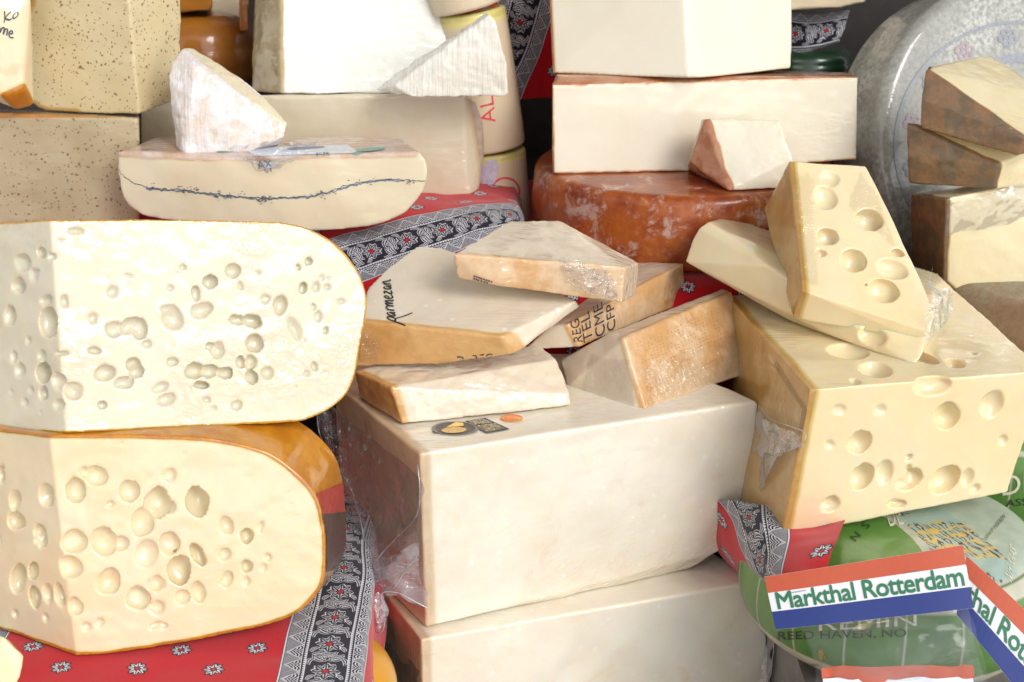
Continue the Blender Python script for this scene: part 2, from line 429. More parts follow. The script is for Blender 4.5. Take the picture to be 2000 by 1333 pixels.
def crinkle(t, bv, q, nu, nv, amp=.0012, sx=3, sy=26, seed=1, rag=.10, label=None):
    """a patch of cling film standing in fine ridges off the cheese, with a ragged outline"""
    def lf(u, v):
        p = Vector((u * sx, v * sy, seed)); p2 = Vector((u * sy * .8 + v * 9, v * sx * 1.5, seed + 4))
        e = min(u, 1 - u, v, 1 - v) * 6
        return .0009 + min(1, e) * amp * ((1 - abs(noise.noise(p)) * 3) * .6 + (1 - abs(noise.noise(p2)) * 3) * .5 + noise.noise(p2 * 3) * .3 + .6)
    V2, F2 = grid2d(nu, nv); keep = []
    for f in F2:
        u = sum(V2[i][0] for i in f) / 4; v = sum(V2[i][1] for i in f) / 4
        if min(u, 1 - u, v, 1 - v) > rag * (noise.noise(Vector((u * 5, v * 5, seed))) + .5) * .8: keep.append(f)
    used = sorted({i for f in keep for i in f}); ix = {a: k for k, a in enumerate(used)}
    return decal(t, 'plastic_wrap', [V2[i] for i in used], [[ix[i] for i in f] for f in keep], q, bv, CRINK, lf, label)
def fold(t, pts, r=.0011, name='film_fold', n=8):
    P = [Vector(p) for p in curve(pts, n)]; V = []; F = []
    for i, p in enumerate(P):
        d = (P[min(i + 1, len(P) - 1)] - P[max(0, i - 1)]).normalized(); a = d.cross(FW).normalized(); b_ = d.cross(a); k = r * (.6 + .8 * abs(noise.noise(p * 40)))
        for j in range(6): an = j * math.pi / 3; V.append(p + (a * math.cos(an) + b_ * math.sin(an)) * k)
        if i: F += [((i - 1) * 6 + j, (i - 1) * 6 + (j + 1) % 6, i * 6 + (j + 1) % 6, i * 6 + j) for j in range(6)]
    return mk(name, V, F, FOLD, t)
# ------------------------------------------------------------------ printed cotton: the pattern is drawn here, 40 cm across by 16 cm along, then tiled
def cloth_pattern():
    K = 36; Wc, Hc = 40, 16; X, Yc = np.meshgrid((np.arange(Wc * K) + .5) / K, (np.arange(Hc * K) + .5) / K)
    RED = np.array((0.56, 0.004, 0.012)); NV = np.array((0.010, 0.009, 0.022)); WH = np.array((0.74, 0.74, 0.78))
    img = np.ones((Hc * K, Wc * K, 3)) * RED
    def put(m, c): img[m] = c
    def flower(cx, cy, r, wr=0.30, ground=False):
        dx = (X - cx); dy = (Yc - cy + Hc / 2) % Hc - Hc / 2
        rr = np.hypot(dx, dy); th = np.arctan2(dy, dx)
        a = (th + math.pi / 8) % (math.pi / 4) - math.pi / 8
        lr = r * (0.86 + 0.14 * np.cos(4 * (th + .4)))
        s = np.clip(rr / lr, 0, 1); w = wr * r * np.sin(math.pi * s ** .85) ** .8; d = np.abs(rr * np.sin(a))
        near = rr < lr
        if ground:
            put(near & (d < w + .10 * r), WH); put(near & (d < w), NV); put(near & (d < w * .45) & (s > .3) & (s < .8), WH * .9); put(near & (d < w * .2) & (s > .25) & (s < .85), NV)
        else:
            put((rr < lr * 1.05) & (d < w + .05 * r), NV); put(near & (d < w * .55) & (s > .32) & (s < .85), WH); put(near & (d < w * .14) & (s < .9), NV)
        put(rr < .24 * r, NV); put(rr < .19 * r, np.array((0.60, 0.004, 0.012)))
    def leaf(cx, cy, ang, L, w, curve=0.0):
        dx = (X - cx); dy = (Yc - cy + Hc / 2) % Hc - Hc / 2
        u = dx * math.cos(ang) + dy * math.sin(ang); v = -dx * math.sin(ang) + dy * math.cos(ang)
        s = u / L; v = v - curve * np.sin(math.pi * np.clip(s, 0, 1)) * L
        ins = (s > 0) & (s < 1); hw = w * np.sin(math.pi * np.clip(s, 0, 1)) ** .7
        put(ins & (np.abs(v) < hw + .10), WH); put(ins & (np.abs(v) < hw), NV); put(ins & (np.abs(v) < hw * .3) & (s > .15) & (s < .85), WH)
    # scattered flowers on the red field
    for j in range(4):
        for i in range(-1, 6):
            cx = i * 8 + (4 if j % 2 else 0); cy = j * 4 + 2
            if abs(cx - 20) > 6.2: flower(cx + 0.3, cy, 1.35)
    # ornamental band, centre x = 20, half width 4.9
    B = np.abs(X - 20); put(B < 4.9, NV)
    q = np.abs(B - 4.75); put(q < .07, WH)
    # outer lace: hatched triangles and stacked scallops
    lane = (B > 2.75) & (B < 4.6); t = (B - 2.75)
    ph = (Yc / (16 / 6)) % 1; tri = np.abs(ph - .5) * 2
    edge = t - 1.7 * tri
    put(lane & (edge > .06) & ((((t + Yc * 1.5) / .27) % 1) < .45), WH * .95)
    put(lane & (np.abs(edge) < .09), WH)
    sc = (t * 1.2 + .6 * np.abs(np.sin(Yc * math.pi / (16 / 12)))); put(lane & (edge < -.12) & (((sc / .42) % 1) < .42), WH)
    # bead line
    bl = (B > 2.2) & (B < 2.75); by = (Yc / .4) % 1
    put(bl & (np.abs(B - 2.72) < .05), WH); put(bl & (np.abs(B - 2.24) < .07), WH)
    put(bl & (np.hypot((by - .5) * .4, B - 2.36) < .15), WH)
    # centre strip
    for k in range(3):
        cy = k * 16 / 3 + 1.6; s = 1 if k % 2 else 1
        for (ox, oy, an, L, w, c) in ((0, 2.0, 2.5, 2.0, .30, .15), (0.1, 2.1, .55, 2.0, .30, -.15), (-.3, 2.3, 1.9, 1.6, .22, -.1), (.4, 2.2, 1.2, 1.7, .22, .12), (-1.7, 3.4, -.3, 1.9, .26, .18), (1.8, 3.2, 3.4, 1.8, .26, .15),
                                      (-1.9, 1.2, 1.2, 1.5, .22, .2), (1.9, 1.2, 1.9, 1.5, .22, -.2), (-1.9, -1.6, .9, 1.2, .18, .1), (1.9, -1.5, 2.3, 1.2, .18, -.1), (-.9, 2.9, .1, 2.0, .24, .2)):
            leaf(20 + ox, cy + oy, an, L, w, c)
        flower(20, cy, 1.75, .27, True)
    img[:] = img * (0.92 + .08 * ((np.floor(X * K) + np.floor(Yc * K)) % 2))[:, :, None]
    a = np.ones((Hc * K, Wc * K, 4), dtype=np.float32); a[:, :, :3] = img
    # stored values are linear; encode for an sRGB image
    a[:, :, :3] = np.where(a[:, :, :3] <= .0031308, a[:, :, :3] * 12.92, 1.055 * np.maximum(a[:, :, :3], 1e-6) ** (1 / 2.4) - .055)
    im = bpy.data.images.new('cotton_print', Wc * K, Hc * K); im.pixels.foreach_set(a.ravel()); im.update(); im.pack(); return im
CLOTH_IMG = cloth_pattern()
m, nt, p = newmat('printed_cotton'); b = NB(nt)
uvn = b.n('ShaderNodeUVMap'); uvn.uv_map = 'uv'; it = b.n('ShaderNodeTexImage'); it.image = CLOTH_IMG; it.interpolation = 'Cubic'; b.l(uvn.outputs[0], it.inputs[0])
b.l(it.outputs[0], p.inputs['Base Color']); p.inputs['Roughness'].default_value = .8; p.inputs['Sheen Weight'].default_value = .25; p.inputs['Specular IOR Level'].default_value = .2
wv = b.noise(b.mapping(uvn.outputs[0], sc=(260, 260, 1)), 1, 2, .6); b.l(b.bump(wv, .25, .001), p.inputs['Normal'])
COTTON = m
def cloth(label, ctrl, nu, nv, uvf, amp=.003, scale=14, seed=1):
    """uvf maps (s metres along rows, t metres along columns) to pattern (across, along) in metres"""
    V, F = sheet(ctrl, nu, nv, amp, scale, seed)
    G = V.reshape(nv + 1, nu + 1, 3)
    S = np.zeros((nv + 1, nu + 1)); S[:, 1:] = np.cumsum(np.linalg.norm(np.diff(G, axis=1), axis=2), axis=1)
    T = np.zeros((nv + 1, nu + 1)); T[1:, :] = np.cumsum(np.linalg.norm(np.diff(G, axis=0), axis=2), axis=0)
    mid = nu // 2; S = S - S[:, mid:mid + 1] + S[0, mid]
    U, Vv = uvf(S, T)
    o = mk('printed_cloth', V, F, COTTON, None)
    uv = o.data.uv_layers.new(name='uv'); li = np.empty(len(o.data.loops), dtype=np.int32); o.data.loops.foreach_get('vertex_index', li)
    A = np.stack([(U / .40).ravel()[li], (Vv / .16).ravel()[li]], 1).astype(np.float32); uv.data.foreach_set('uv', A.ravel())
    # cloth has a back: give it a little thickness
    sm = o.modifiers.new('thick', 'SOLIDIFY'); sm.thickness = .0008; sm.offset = -1
    o['label'] = label; o['category'] = 'cloth'
    return o

# ------------------------------------------------------------------ ground, counter, shelves (the setting)
def boxmesh(x0, x1, y0, y1, z0, z1): 
    V = [(x, y, z) for x in (x0, x1) for y in (y0, y1) for z in (z0, z1)]
    return V, [(0, 1, 3, 2), (4, 6, 7, 5), (0, 4, 5, 1), (2, 3, 7, 6), (0, 2, 6, 4), (1, 5, 7, 3)]
def struct(name, V, F, mat, smooth=False):
    o = mk(name, V, F, mat, None, smooth); o['kind'] = 'structure'; return o
STEEL = plain('brushed_counter', (0.30, 0.29, 0.28), .35, metal=.4, col2=(.16, .15, .15), sc=14, bump=.1)
PAVE = plain('ground_paving', (0.42, 0.41, 0.39), .7, col2=(.34, .33, .31), sc=1.5)
DARKW = plain('dark_shelf_board', (0.030, 0.024, 0.022), .6, col2=(.05, .04, .035), sc=12)
struct('ground', [(-60, -60, 0), (60, -60, 0), (60, 60, 0), (-60, 60, 0)], [(0, 1, 2, 3)], PAVE)
V, F = boxmesh(-1.5, 1.5, 1.12, 2.75, .56, .60); struct('counter', V, F, STEEL)
V, F = boxmesh(-1.5, 1.5, 2.70, 2.74, .60, 1.95); struct('back_panel', V, F, DARKW)
for (x0, x1, y0, y1, z1) in ((-1.4, -.02, 2.05, 2.68, 1.212), (0.0, .50, 1.96, 2.68, 1.150), (-1.3, -.20, 1.20, 1.78, .916), (.52, 1.4, 1.98, 2.68, .94)):
    V, F = boxmesh(x0, x1, y0, y1, .602, z1)
    struct('display_step', V, F, DARKW)
V, F = boxmesh(.345, 1.5, 1.2, 1.96, .602, .800); struct('display_step', V, F, STEEL)

# unseen roof, added overhead to dim the sky light on the tops
V, F = boxmesh(-2.4, 2.4, 1.0, 3.2, 3.1, 3.12); struct('added_shade_roof', V, F, plain('added_shade_roof_fabric', (.55, .53, .50), .8))
# ------------------------------------------------------------------ printed cloths
# under the big holed wheels on the left, falling over the edge of its step
zt = .921
top = lambda px, py: Z(px, py, zt)
ctrl = []
for (f, yy) in enumerate((1.10, 1.25, 1.45, 1.65, 1.80)):
    xe = -.155 + (yy - 1.25) * -.05
    ctrl.append([Vector((-.95, yy, zt)), Vector((-.65, yy, zt)), Vector((-.40, yy, zt)), Vector((-.24, yy, zt + .001)), Vector((xe - .012, yy, zt)), Vector((xe, yy, zt - .012)), Vector((xe + .006 + .006 * math.sin(f * 2), yy, zt - .06)), Vector((xe + .010, yy, zt - .125))])
cloth('red printed cotton cloth under the two big holed cheeses, floral band near its right edge', ctrl, 220, 110, lambda s, t: (s - .664 + .105, t), amp=.0042, scale=9, seed=3)
# under the blue-lined half wheel
zc = 1.2175
ctrl = []
for k, (yy, dz) in enumerate(((2.30, 0), (2.12, 0), (2.02, 0), (1.97, -.014), (1.92, -.040), (1.87, -.075), (1.83, -.125), (1.82, -.20))):
    ctrl.append([Vector((-.80, yy, zc + dz)), Vector((-.50, yy, zc + dz)), Vector((-.30, yy, zc + dz)), Vector((-.12, yy - .004 * k, zc + dz)), Vector((-.015, yy, zc + dz)), Vector((.012, yy + .01, zc + dz - .02)), Vector((.022, yy + .015, zc + dz - .09))])
def uvmid(s, t):
    a = R(-25); x = s - .50; y = t - .385
    return (.20 + (y * math.cos(a) - x * math.sin(a)) - .045, .03 + x * math.cos(a) + y * math.sin(a))
cloth('red printed cotton cloth under the blue-lined half wheel, wide floral band along its sloping front', ctrl, 200, 130, uvmid, amp=.005, scale=11, seed=8)
# hanging at the back, between the wrapped wheels and the tall stack
ctrl = []
for k, zz in enumerate((1.66, 1.64, 1.60, 1.52, 1.42, 1.33)):
    y0 = 2.42 - .06 * (k > 1) + (-.01 * k)
    ctrl.append([Vector((x, y0 + .012 * math.sin(x * 60 + k), zz - (.02 if k else 0) * abs(x))) for x in (-.10, -.04, .01, .06, .12, .2, .28)])
def uvback(s, t):
    a = R(20); x = s - .17; y = t - .1
    return (.20 + x * math.cos(a) + y * math.sin(a), y * math.cos(a) - x * math.sin(a))
cloth('red printed cotton cloth hanging behind the tall cheese stack, dark floral band beside it', ctrl, 150, 90, uvback, amp=.004, scale=12, seed=13)
# below the orange wheel, dropping towards the parmesan pieces
ctrl = []
for k, (yy, zz) in enumerate(((2.45, 1.156), (2.15, 1.156), (1.94, 1.156), (1.885, 1.150), (1.86, 1.12), (1.84, 1.04), (1.83, .94))):
    ctrl.append([Vector((x, yy + .006 * math.sin(x * 40 + k), zz)) for x in (.02, .12, .22, .32, .42, .50)])
cloth('plain red stretch of cotton cloth below the orange-red wheel, behind the parmesan pieces', ctrl, 90, 90, lambda s, t: (s + .26, t), amp=.003, seed=17)
# under the big holed block on the right, draped over the green wheel
ctrl = []
E = [((1380, 975, 1.66), (1470, 985, 1.58), (1560, 1000, 1.55), (1660, 995, 1.55)),
     ((1390, 1012, 1.66), (1480, 1022, 1.53), (1560, 1036, 1.505), (1648, 1015, 1.52)),
     ((1395, 1060, 1.66), (1480, 1068, 1.50), (1560, 1072, 1.452), (1636, 1052, 1.455)),
     ((1425, 1105, 1.66), (1485, 1115, 1.47), (1550, 1112, 1.405), (1618, 1108, 1.400)),
     ((1470, 1135, 1.64), (1500, 1140, 1.47), (1550, 1135, 1.385), (1612, 1132, 1.382))]
ctrl = [[Y(*c) for c in row] for row in E]
cloth('corner of red printed cotton cloth poking out beneath the big holed block', ctrl, 90, 90, lambda s, t: (s * .80 + .132, t * .8 + .04), amp=.0025, seed=23)
#PART3
# ------------------------------------------------------------------ cheese materials
CREAM_ = (0.83, 0.745, 0.555)
M_PARM = cheese_mat('parmesan_paste', (0.86, 0.805, 0.69), (0.82, 0.745, 0.61), deep=(.70, .54, .36), rind=(.66, .49, .31), rind2=(.72, .56, .38), rscale=9, crystals=.8, film=.9, wrk=1.2, cover=.35, crumple=.25, sss=.6, pb=.3, ribs=((.05, .1, .2), (4, 4, 90), .09))
M_PIECE = cheese_mat('parmesan_piece', (0.76, 0.68, 0.55), (0.70, 0.60, 0.47), deep=(.66, .44, .20), rind=(0.58, 0.31, 0.10), rind2=(0.66, 0.40, 0.16), rscale=14, crystals=.7, film=1, wrk=.7, cover=.35, sss=.3, pb=.35, rrough=.5)
M_PIECE2 = cheese_mat('parmesan_piece_wrinkled', (0.74, 0.63, 0.49), (0.66, 0.54, 0.40), deep=(.70, .50, .28), rind=(0.62, 0.34, 0.13), rind2=(0.74, 0.54, 0.34), rscale=16, crystals=.4, film=1, wrk=1.3, cover=.5, crumple=.6, streak=(9, 90, 45), rot=(0.2, 1.2, 0.3), sss=.3, pb=.3)
M_GOUDA = cheese_mat('holed_paste', sscale=.006, crumple=.35, base=(0.69, 0.63, 0.485), base2=(0.67, 0.60, 0.44), deep=(.80, .60, .28), rind=(0.60, 0.28, 0.03), rind2=(0.66, 0.34, 0.04), film=1, wrk=1.2, cover=.4, sss=.85, pb=.08, rough=.4, rrough=.3)
M_GOUDA2 = cheese_mat('holed_paste_lower', sscale=.006, crumple=.15, base=(0.79, 0.685, 0.48), base2=(0.77, 0.65, 0.42), deep=(.80, .58, .22), rind=(0.62, 0.27, 0.015), rind2=(0.50, 0.19, 0.015), film=1, wrk=.7, cover=.25, sss=.85, pb=.08, rough=.4, rrough=.3)
M_EMM = cheese_mat('emmental_paste', (0.83, 0.71, 0.47), (0.82, 0.68, 0.41), deep=(.68, .45, .14), rind=(0.50, 0.28, 0.07), rind2=(0.56, 0.35, 0.12), film=1, wrk=.6, cover=.4, crumple=.2, rot=(.9, .3, .2), sss=.9, pb=.05, rough=.35, rrough=.45)
M_CUMIN = cheese_mat('cumin_paste', (0.68, 0.58, 0.36), (0.64, 0.53, 0.31), deep=(.55, .36, .12), rind=(0.50, 0.27, 0.07), film=.7, wrk=.6, cover=.4, sss=.3, specks=[(120, (.26, .15, .06), .26, .5), (210, (.28, .17, .08), .32, .45), (75, (.14, .12, .12), .16, .3)])
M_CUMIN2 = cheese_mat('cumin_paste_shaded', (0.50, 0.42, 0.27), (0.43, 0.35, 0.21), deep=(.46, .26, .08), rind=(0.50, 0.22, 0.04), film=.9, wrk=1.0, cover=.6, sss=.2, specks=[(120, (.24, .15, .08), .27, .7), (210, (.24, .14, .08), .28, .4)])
M_BEIGE = cheese_mat('semi_hard_paste', (0.68, 0.61, 0.46), (0.65, 0.57, 0.42), deep=(.60, .47, .30), rind=(0.42, 0.30, 0.20), rind2=(.55, .45, .38), film=1, wrk=1.0, cover=.4, sss=.3)
M_BRIE = cheese_mat('brie_white', (0.80, 0.80, 0.765), (0.76, 0.755, 0.70), deep=(.62, .52, .32), rind=(.50, .38, .20), rind2=(.56, .46, .28), film=1, wrk=1.5, cover=.6, crumple=.3, streak=(6, 60, 160), rot=(0, 0, 0), sss=.3)
M_BRIEW = cheese_mat('white_rind', (0.80, 0.78, 0.72), (0.70, 0.66, 0.58), film=1, wrk=2.2, cover=1.0, streak=(180, 14, 14), rot=(0, .35, 0), sss=.2, pb=.5, ribs=((0, .35, 0), (170, 20, 12), .9))
M_MOLD = cheese_mat('bloomy_rind', (0.74, 0.66, 0.48), (0.70, 0.60, 0.40), deep=(.70, .58, .46), rind=(0.80, 0.79, 0.80), rind2=(0.74, 0.64, 0.56), rscale=30, film=.6, wrk=1.0, cover=.5, sss=.2, pb=.9, ribs=((0, .2, 0), (260, 30, 20), .6), rrough=.8)
M_MORB = cheese_mat('morbier_paste', (0.79, 0.71, 0.54), (0.78, 0.69, 0.50), deep=(.78, .58, .36), rind=(.72, .60, .54), rind2=(.60, .42, .30), film=1, wrk=.9, cover=.5, sss=.4)
M_RAC = cheese_mat('raclette_paste', (0.80, 0.745, 0.61), (0.78, 0.715, 0.57), deep=(.72, .50, .28), rind=(0.42, 0.14, 0.05), rind2=(0.55, 0.28, 0.16), film=1, wrk=.6, cover=.3, sss=.35)
M_RED = cheese_mat('washed_rind', (0.40, 0.10, 0.02), (0.30, 0.055, 0.015), film=.45, wrk=1.0, cover=.3, sss=.15, deep=(.42, .13, .04), rind=(0.46, 0.12, 0.018), rind2=(0.26, 0.042, 0.012), rscale=14, mold=((.52, .34, .28), 20, .525), pb=.5, rrough=.35)
M_MOSS = cheese_mat('mossy_rind', grain=.0, base=(0.78, 0.68, 0.44), base2=(0.76, 0.64, 0.39), deep=(.55, .38, .16), rind=(0.27, 0.14, 0.06), rind2=(0.15, 0.10, 0.055), rscale=40, film=1, wrk=.9, cover=.4, sss=.25, mold=((.26, .10, .04), 26, .56), pb=.3, rrough=.6)
M_GREY = cheese_mat('grey_mottled_rind', (0.60, 0.60, 0.55), (0.36, 0.36, 0.33), film=1, wrk=.5, cover=.2, sss=0, grain=1.0, pb=1.0, filmrough=.04)
M_OLIVE = cheese_mat('green_mottled_rind', (0.24, 0.25, 0.17), (0.28, 0.17, 0.10), film=.4, wrk=.4, sss=0, grain=.8, pb=.8, rough=.7)
M_AMBER = cheese_mat('amber_rind', (0.44, 0.17, 0.02), (0.34, 0.11, 0.02), film=.8, wrk=.5, sss=.1, pb=.1, rough=.35)
M_WRAP = cheese_mat('wrapped_pale_rind', (0.74, 0.62, 0.42), (0.70, 0.58, 0.42), deep=(.75, .65, .25), rind=(.74, .66, .22), film=1, wrk=1.6, cover=.7, streak=(160, 160, 10), rot=(0, 0, 0), sss=.3)
M_YEL = cheese_mat('yellow_wax', (0.72, 0.36, 0.02), (0.66, 0.30, 0.02), film=.6, wrk=.3, sss=.1)

def facets(pts, dirs, cmin=.8, d0=.002, d1=.010, k=1.0, nz=.0006):
    """rind on those facets of the hull that face one of the directions"""
    hm = hull_mesh(pts); hb = bmesh.new(); hb.from_mesh(hm); hb.normal_update()
    pl = [(np.array(f.normal), np.array(f.calc_center_median())) for f in hb.faces if max(f.normal.dot(d) for d in dirs) > cmin]
    hb.free(); bpy.data.meshes.remove(hm)
    def rf(V):
        d = np.full(len(V), 9.0)
        for n, c in pl: d = np.minimum(d, np.abs((V - c) @ n))
        return (1 - sstep(d0, d1, d + fbm(V, 50, 4) * nz)) * k
    return rf
GP = 'parmesan pieces stacked on the big parmesan block'
def planar(V, p0, n): return (V - np.array(p0)) @ np.array(n)
def near_plane(V, a, b, c, d0=.001, d1=.010):
    """1 on the plane through three points, fading to 0 at depth d1"""
    n = nrm(a, b, c); d = np.abs(planar(V, a, n)); return 1 - sstep(d0, d1, d)

def add_cheese(name, label, cat, pts, mat, base, voxel=.0025, smooth=4, eyes=None, rindf=None, group=None, bump=.0008, bscale=30, seed=1, split=True, extra=None, pname='paste', rname='rind', post=None):
    t = thing(name, label, cat, base, group)
    V, F = solid(pts, voxel, smooth, eyes, bump, bscale, seed)
    if post: V = post(V)
    r = rindf(V) if rindf else None
    body(t, V, F, mat, r, split, pname, rname, extra(V) if extra else None)
    return t, bvh_of(V, F)

# ------------------------------------------------------------------ two big holed wheels, cut, on the left
def eyes_px(lst, sc, ox, oy, plane_at, hmin=-.35, hmax=.35, sat=.35):
    out = []
    for e in lst:
        x, y, rx, ry = e[:4]; px, py = ox + x * sc, oy + y * sc
        p0, n = plane_at(px, py); p = PL(px, py, p0, n); d = ray(px, py); dist = (p - CAM).length / d.length
        k = sc * dist / FPX; cosv = abs(n.dot(d.normalized()))
        big = max(rx, ry) * sc
        h = random.uniform(hmin, hmax) if len(e) < 5 else e[4]
        if len(e) < 5 and random.random() < .2: h = -.6
        if big < 9: h = min(h, .1)
        out.append((p, n, rx * k * 1.02, ry * k * 1.02, h, random.uniform(-.35, .35)))
        if big > 8 and random.random() < sat:          # torn, merging edge
            for _ in range(random.choice((1, 2, 2, 3))):
                an = random.uniform(0, 6.3); q_ = p + Vector((math.cos(an) * rx * k * .9, 0, math.sin(an) * ry * k * .9)); q_ = q_ - n * (q_ - p).dot(n); f = random.uniform(.22, .5)
                out.append((q_, n, rx * k * f, ry * k * f * random.uniform(.6, 1.3), random.uniform(-.5, .1), random.uniform(-1, 1)))
    return out
UP_EYES = [(5,320,12,25),(110,310,65,50),(175,370,35,40),(90,430,50,40),(215,255,30,20),(270,275,25,20),(40,590,45,55),(250,620,65,80),(280,680,25,20),(20,690,25,25),(140,725,25,30),(60,805,25,35),(240,505,45,25),(340,510,20,35),(490,600,22,30),(215,800,30,30),(95,875,40,38),(225,885,50,48),(305,935,50,45),(385,985,50,45),(310,1058,42,32),(225,1000,30,32),(155,980,28,25),(40,990,28,25),(120,1045,25,20,-.3),(210,1100,8,8),(320,785,50,12,-.3),(400,140,45,18),(325,190,25,10),(965,330,18,16,-.3),(935,360,10,12),(680,375,25,10),(500,770,35,20,-.2),(600,660,42,40,-.2),(690,640,55,40,-.4),(740,660,35,55),(775,735,25,22,-.3),(705,845,35,35),(720,880,35,35),(555,890,55,40,-.1),(655,940,45,30),(910,600,55,70),(880,550,30,20),(1065,560,60,40),(910,830,30,22,-.2),(1230,350,38,35),(1110,410,35,35),(1150,770,35,50),(1110,750,20,18),(1030,875,45,35),(1110,880,38,30),(1190,890,38,25),(1270,830,18,30),(1325,835,28,35),(1330,910,28,35),(1345,730,42,45,-.4),(1250,610,35,25),(1330,615,48,30),(1480,530,38,50),(1270,430,12,25),(1400,500,25,30),(1555,650,35,70,.6),(1600,440,20,30),(1670,435,22,32),(1700,385,15,20),(1735,390,12,12),(1728,435,18,18),(1630,300,18,20),(1575,330,10,18),(1655,540,12,20,-.3),(1680,590,20,30),(1720,665,12,18),(1602,715,10,15,-.3),(1410,890,35,35),(1660,855,18,25),(1715,885,10,10),(1620,890,18,20),(1560,965,12,10),(850,965,45,25),(880,1030,50,30),(1060,955,38,18),(1005,970,12,8),(1090,1030,25,18),(1130,1075,22,12),(1250,1060,28,25),(540,1060,20,18),(1800,510,30,15),(1365,360,15,12),(900,440,20,20),(595,460,30,35),(1035,470,20,40)]
LO_EYES = [(490,288,55,52),(425,270,25,30),(235,385,50,60,-.2),(385,365,50,60),(655,365,50,55,-.2),(560,430,20,14,-.4),(800,420,55,75),(860,445,32,35,-.2),(860,282,38,36),(1000,412,48,75),(720,520,55,70),(1148,535,36,50),(1252,593,26,40),(1322,540,18,28),(860,630,48,60),(525,620,60,72,-.1),(610,630,40,38,-.1),(745,685,60,70,.35),(710,690,22,14,-.5),(375,620,62,60),(355,750,60,60),(1000,685,28,55),(1030,720,20,25),(910,760,55,75),(1140,685,32,35),(1250,745,24,30),(1360,702,17,22),(1338,752,18,24),(1150,812,28,42,-.1),(1250,822,20,28),(550,822,55,70),(790,835,42,38),(700,905,58,60),(695,885,35,28,-.6),(800,955,40,38,-.1),(925,900,38,35),(1005,875,35,55,-.1),(380,950,35,45),(790,1045,35,16,-.2),(830,1045,20,16,-.3),(440,1050,25,22),(505,1030,25,25),(90,805,50,85),(168,765,30,45),(75,410,35,55),(80,515,60,45,-.2),(205,590,40,60,-.2),(200,555,25,20,-.5),(175,900,40,50),(240,885,35,50),(300,890,35,60,-.1),(75,985,20,22,-.2),(230,1005,18,25),(0,280,25,45),(0,620,10,45),(530,120,12,6),(615,120,15,8),(575,118,20,6),(940,172,14,10),(850,122,8,6),(1475,432,12,8),(345,107,6,6)]
def gouda(name, label, edge_t, edge_b, yt, yb, prof, eyes, scl, oy, mat, back_shift, rindw, group, tilt):
    pt = Y(*edge_t, yt); pb = Y(*edge_b, yb); zb = pb.z; back = Vector((0, 0, 0)); lean = (pt.y - pb.y) / (pt.z - pb.z)
    # right cut face: a plane through the corner edge, turning slightly away to the right
    axis = (pt - pb).normalized(); dirr = Vector((1, tilt, 0)).normalized(); nR = dirr.cross(axis).normalized(); nR = nR if nR.y < 0 else -nR
    dirl = Vector((-1, .55, 0)).normalized(); nL = dirl.cross(axis).normalized(); nL = nL if nL.y < 0 else -nL
    F_ = [PL(x, y, pt, nR) for x, y in curve(prof, 4)]
    bk = lambda p, dx, dy: Vector((p.x + dx, p.y + dy, max(p.z - dy * lean, .9235)))
    left = [pt + dirl * .26, pb + dirl * .26]; left[0].z -= dirl.y * .26 * lean; left[1].z = max(left[1].z - dirl.y * .26 * lean, .9235)
    pts = F_ + [pt, pb] + left
    for i, q in enumerate(F_):
        pts.append(bk(q, back_shift[0], back_shift[1]) + Vector((0, 0, back_shift[2] * (q.z > (pt.z + pb.z) / 2))))
    cz = sum(q.z for q in F_) / len(F_)
    for q in F_: pts.append(bk(Vector((q.x, q.y, cz + (q.z - cz) * .97)), -.16, .26))
    pts += [bk(left[0], .10, .2), bk(left[1], .10, .2)]
    ey = eyes_px(eyes, scl, 0, oy, lambda px, py: (pt, nR) if px > edge_t[0] + (edge_b[0] - edge_t[0]) * (py - edge_t[1]) / (edge_b[1] - edge_t[1]) else (pt, nL))
    nRv, nLv, p0 = np.array(nR), np.array(nL), np.array(pt)
    zs = (min(q.z for q in F_), max(q.z for q in F_))
    bv = [None]
    hm = hull_mesh(pts); hb = bmesh.new(); hb.from_mesh(hm)
    hb.normal_update()
    planes = [(np.array(f.normal), np.array(f.calc_center_median())) for f in hb.faces if max(abs((v.co - pt).dot(nR)) for v in f.verts) > .0015 and f.normal.dot(nL) < .9]
    hb.free(); bpy.data.meshes.remove(hm)
    def rf(V):
        d = np.full(len(V), 1.0)
        for n, c in planes: d = np.minimum(d, np.abs((V - c) @ n))
        dn = fbm(V, 60, 4) * .0007
        return 1 - sstep(rindw * .25, rindw, d + dn)
    return add_cheese(name, label, 'cheese', pts, mat, (pb.x + .1, pb.y + .15, zb), voxel=.0016, smooth=1, eyes=ey, rindf=rf, group=group, bump=.0007, seed=3)
GG = 'big cut wheels full of holes on the left'
tU, bU = gouda('holed_cheese', 'pale cut wheel with ragged holes, upper one of the two at the left', (97, 430), (129, 846), 1.425, 1.352,
   [(300, 429), (500, 432), (560, 436), (610, 450), (655, 478), (690, 515), (710, 555), (716, 600), (705, 660), (697, 715), (680, 765), (650, 795), (600, 820), (560, 825), (350, 835), (200, 841)],
   UP_EYES, .37, 400, M_GOUDA, (-.02, .10, 0), .0035, GG, .42)
tL, bL = gouda('holed_cheese', 'yellow-rinded cut wheel with smooth oval holes, lower left, on red cloth', (97, 850), (149, 1281), 1.350, 1.297,
   [(300, 851), (400, 856), (470, 868), (530, 888), (580, 925), (615, 965), (630, 1010), (636, 1070), (632, 1130), (612, 1170), (575, 1200), (520, 1222), (400, 1247), (300, 1265), (200, 1279)],
   LO_EYES, .385, 820, M_GOUDA2, (.010, .10, .022), .006, GG, .16)

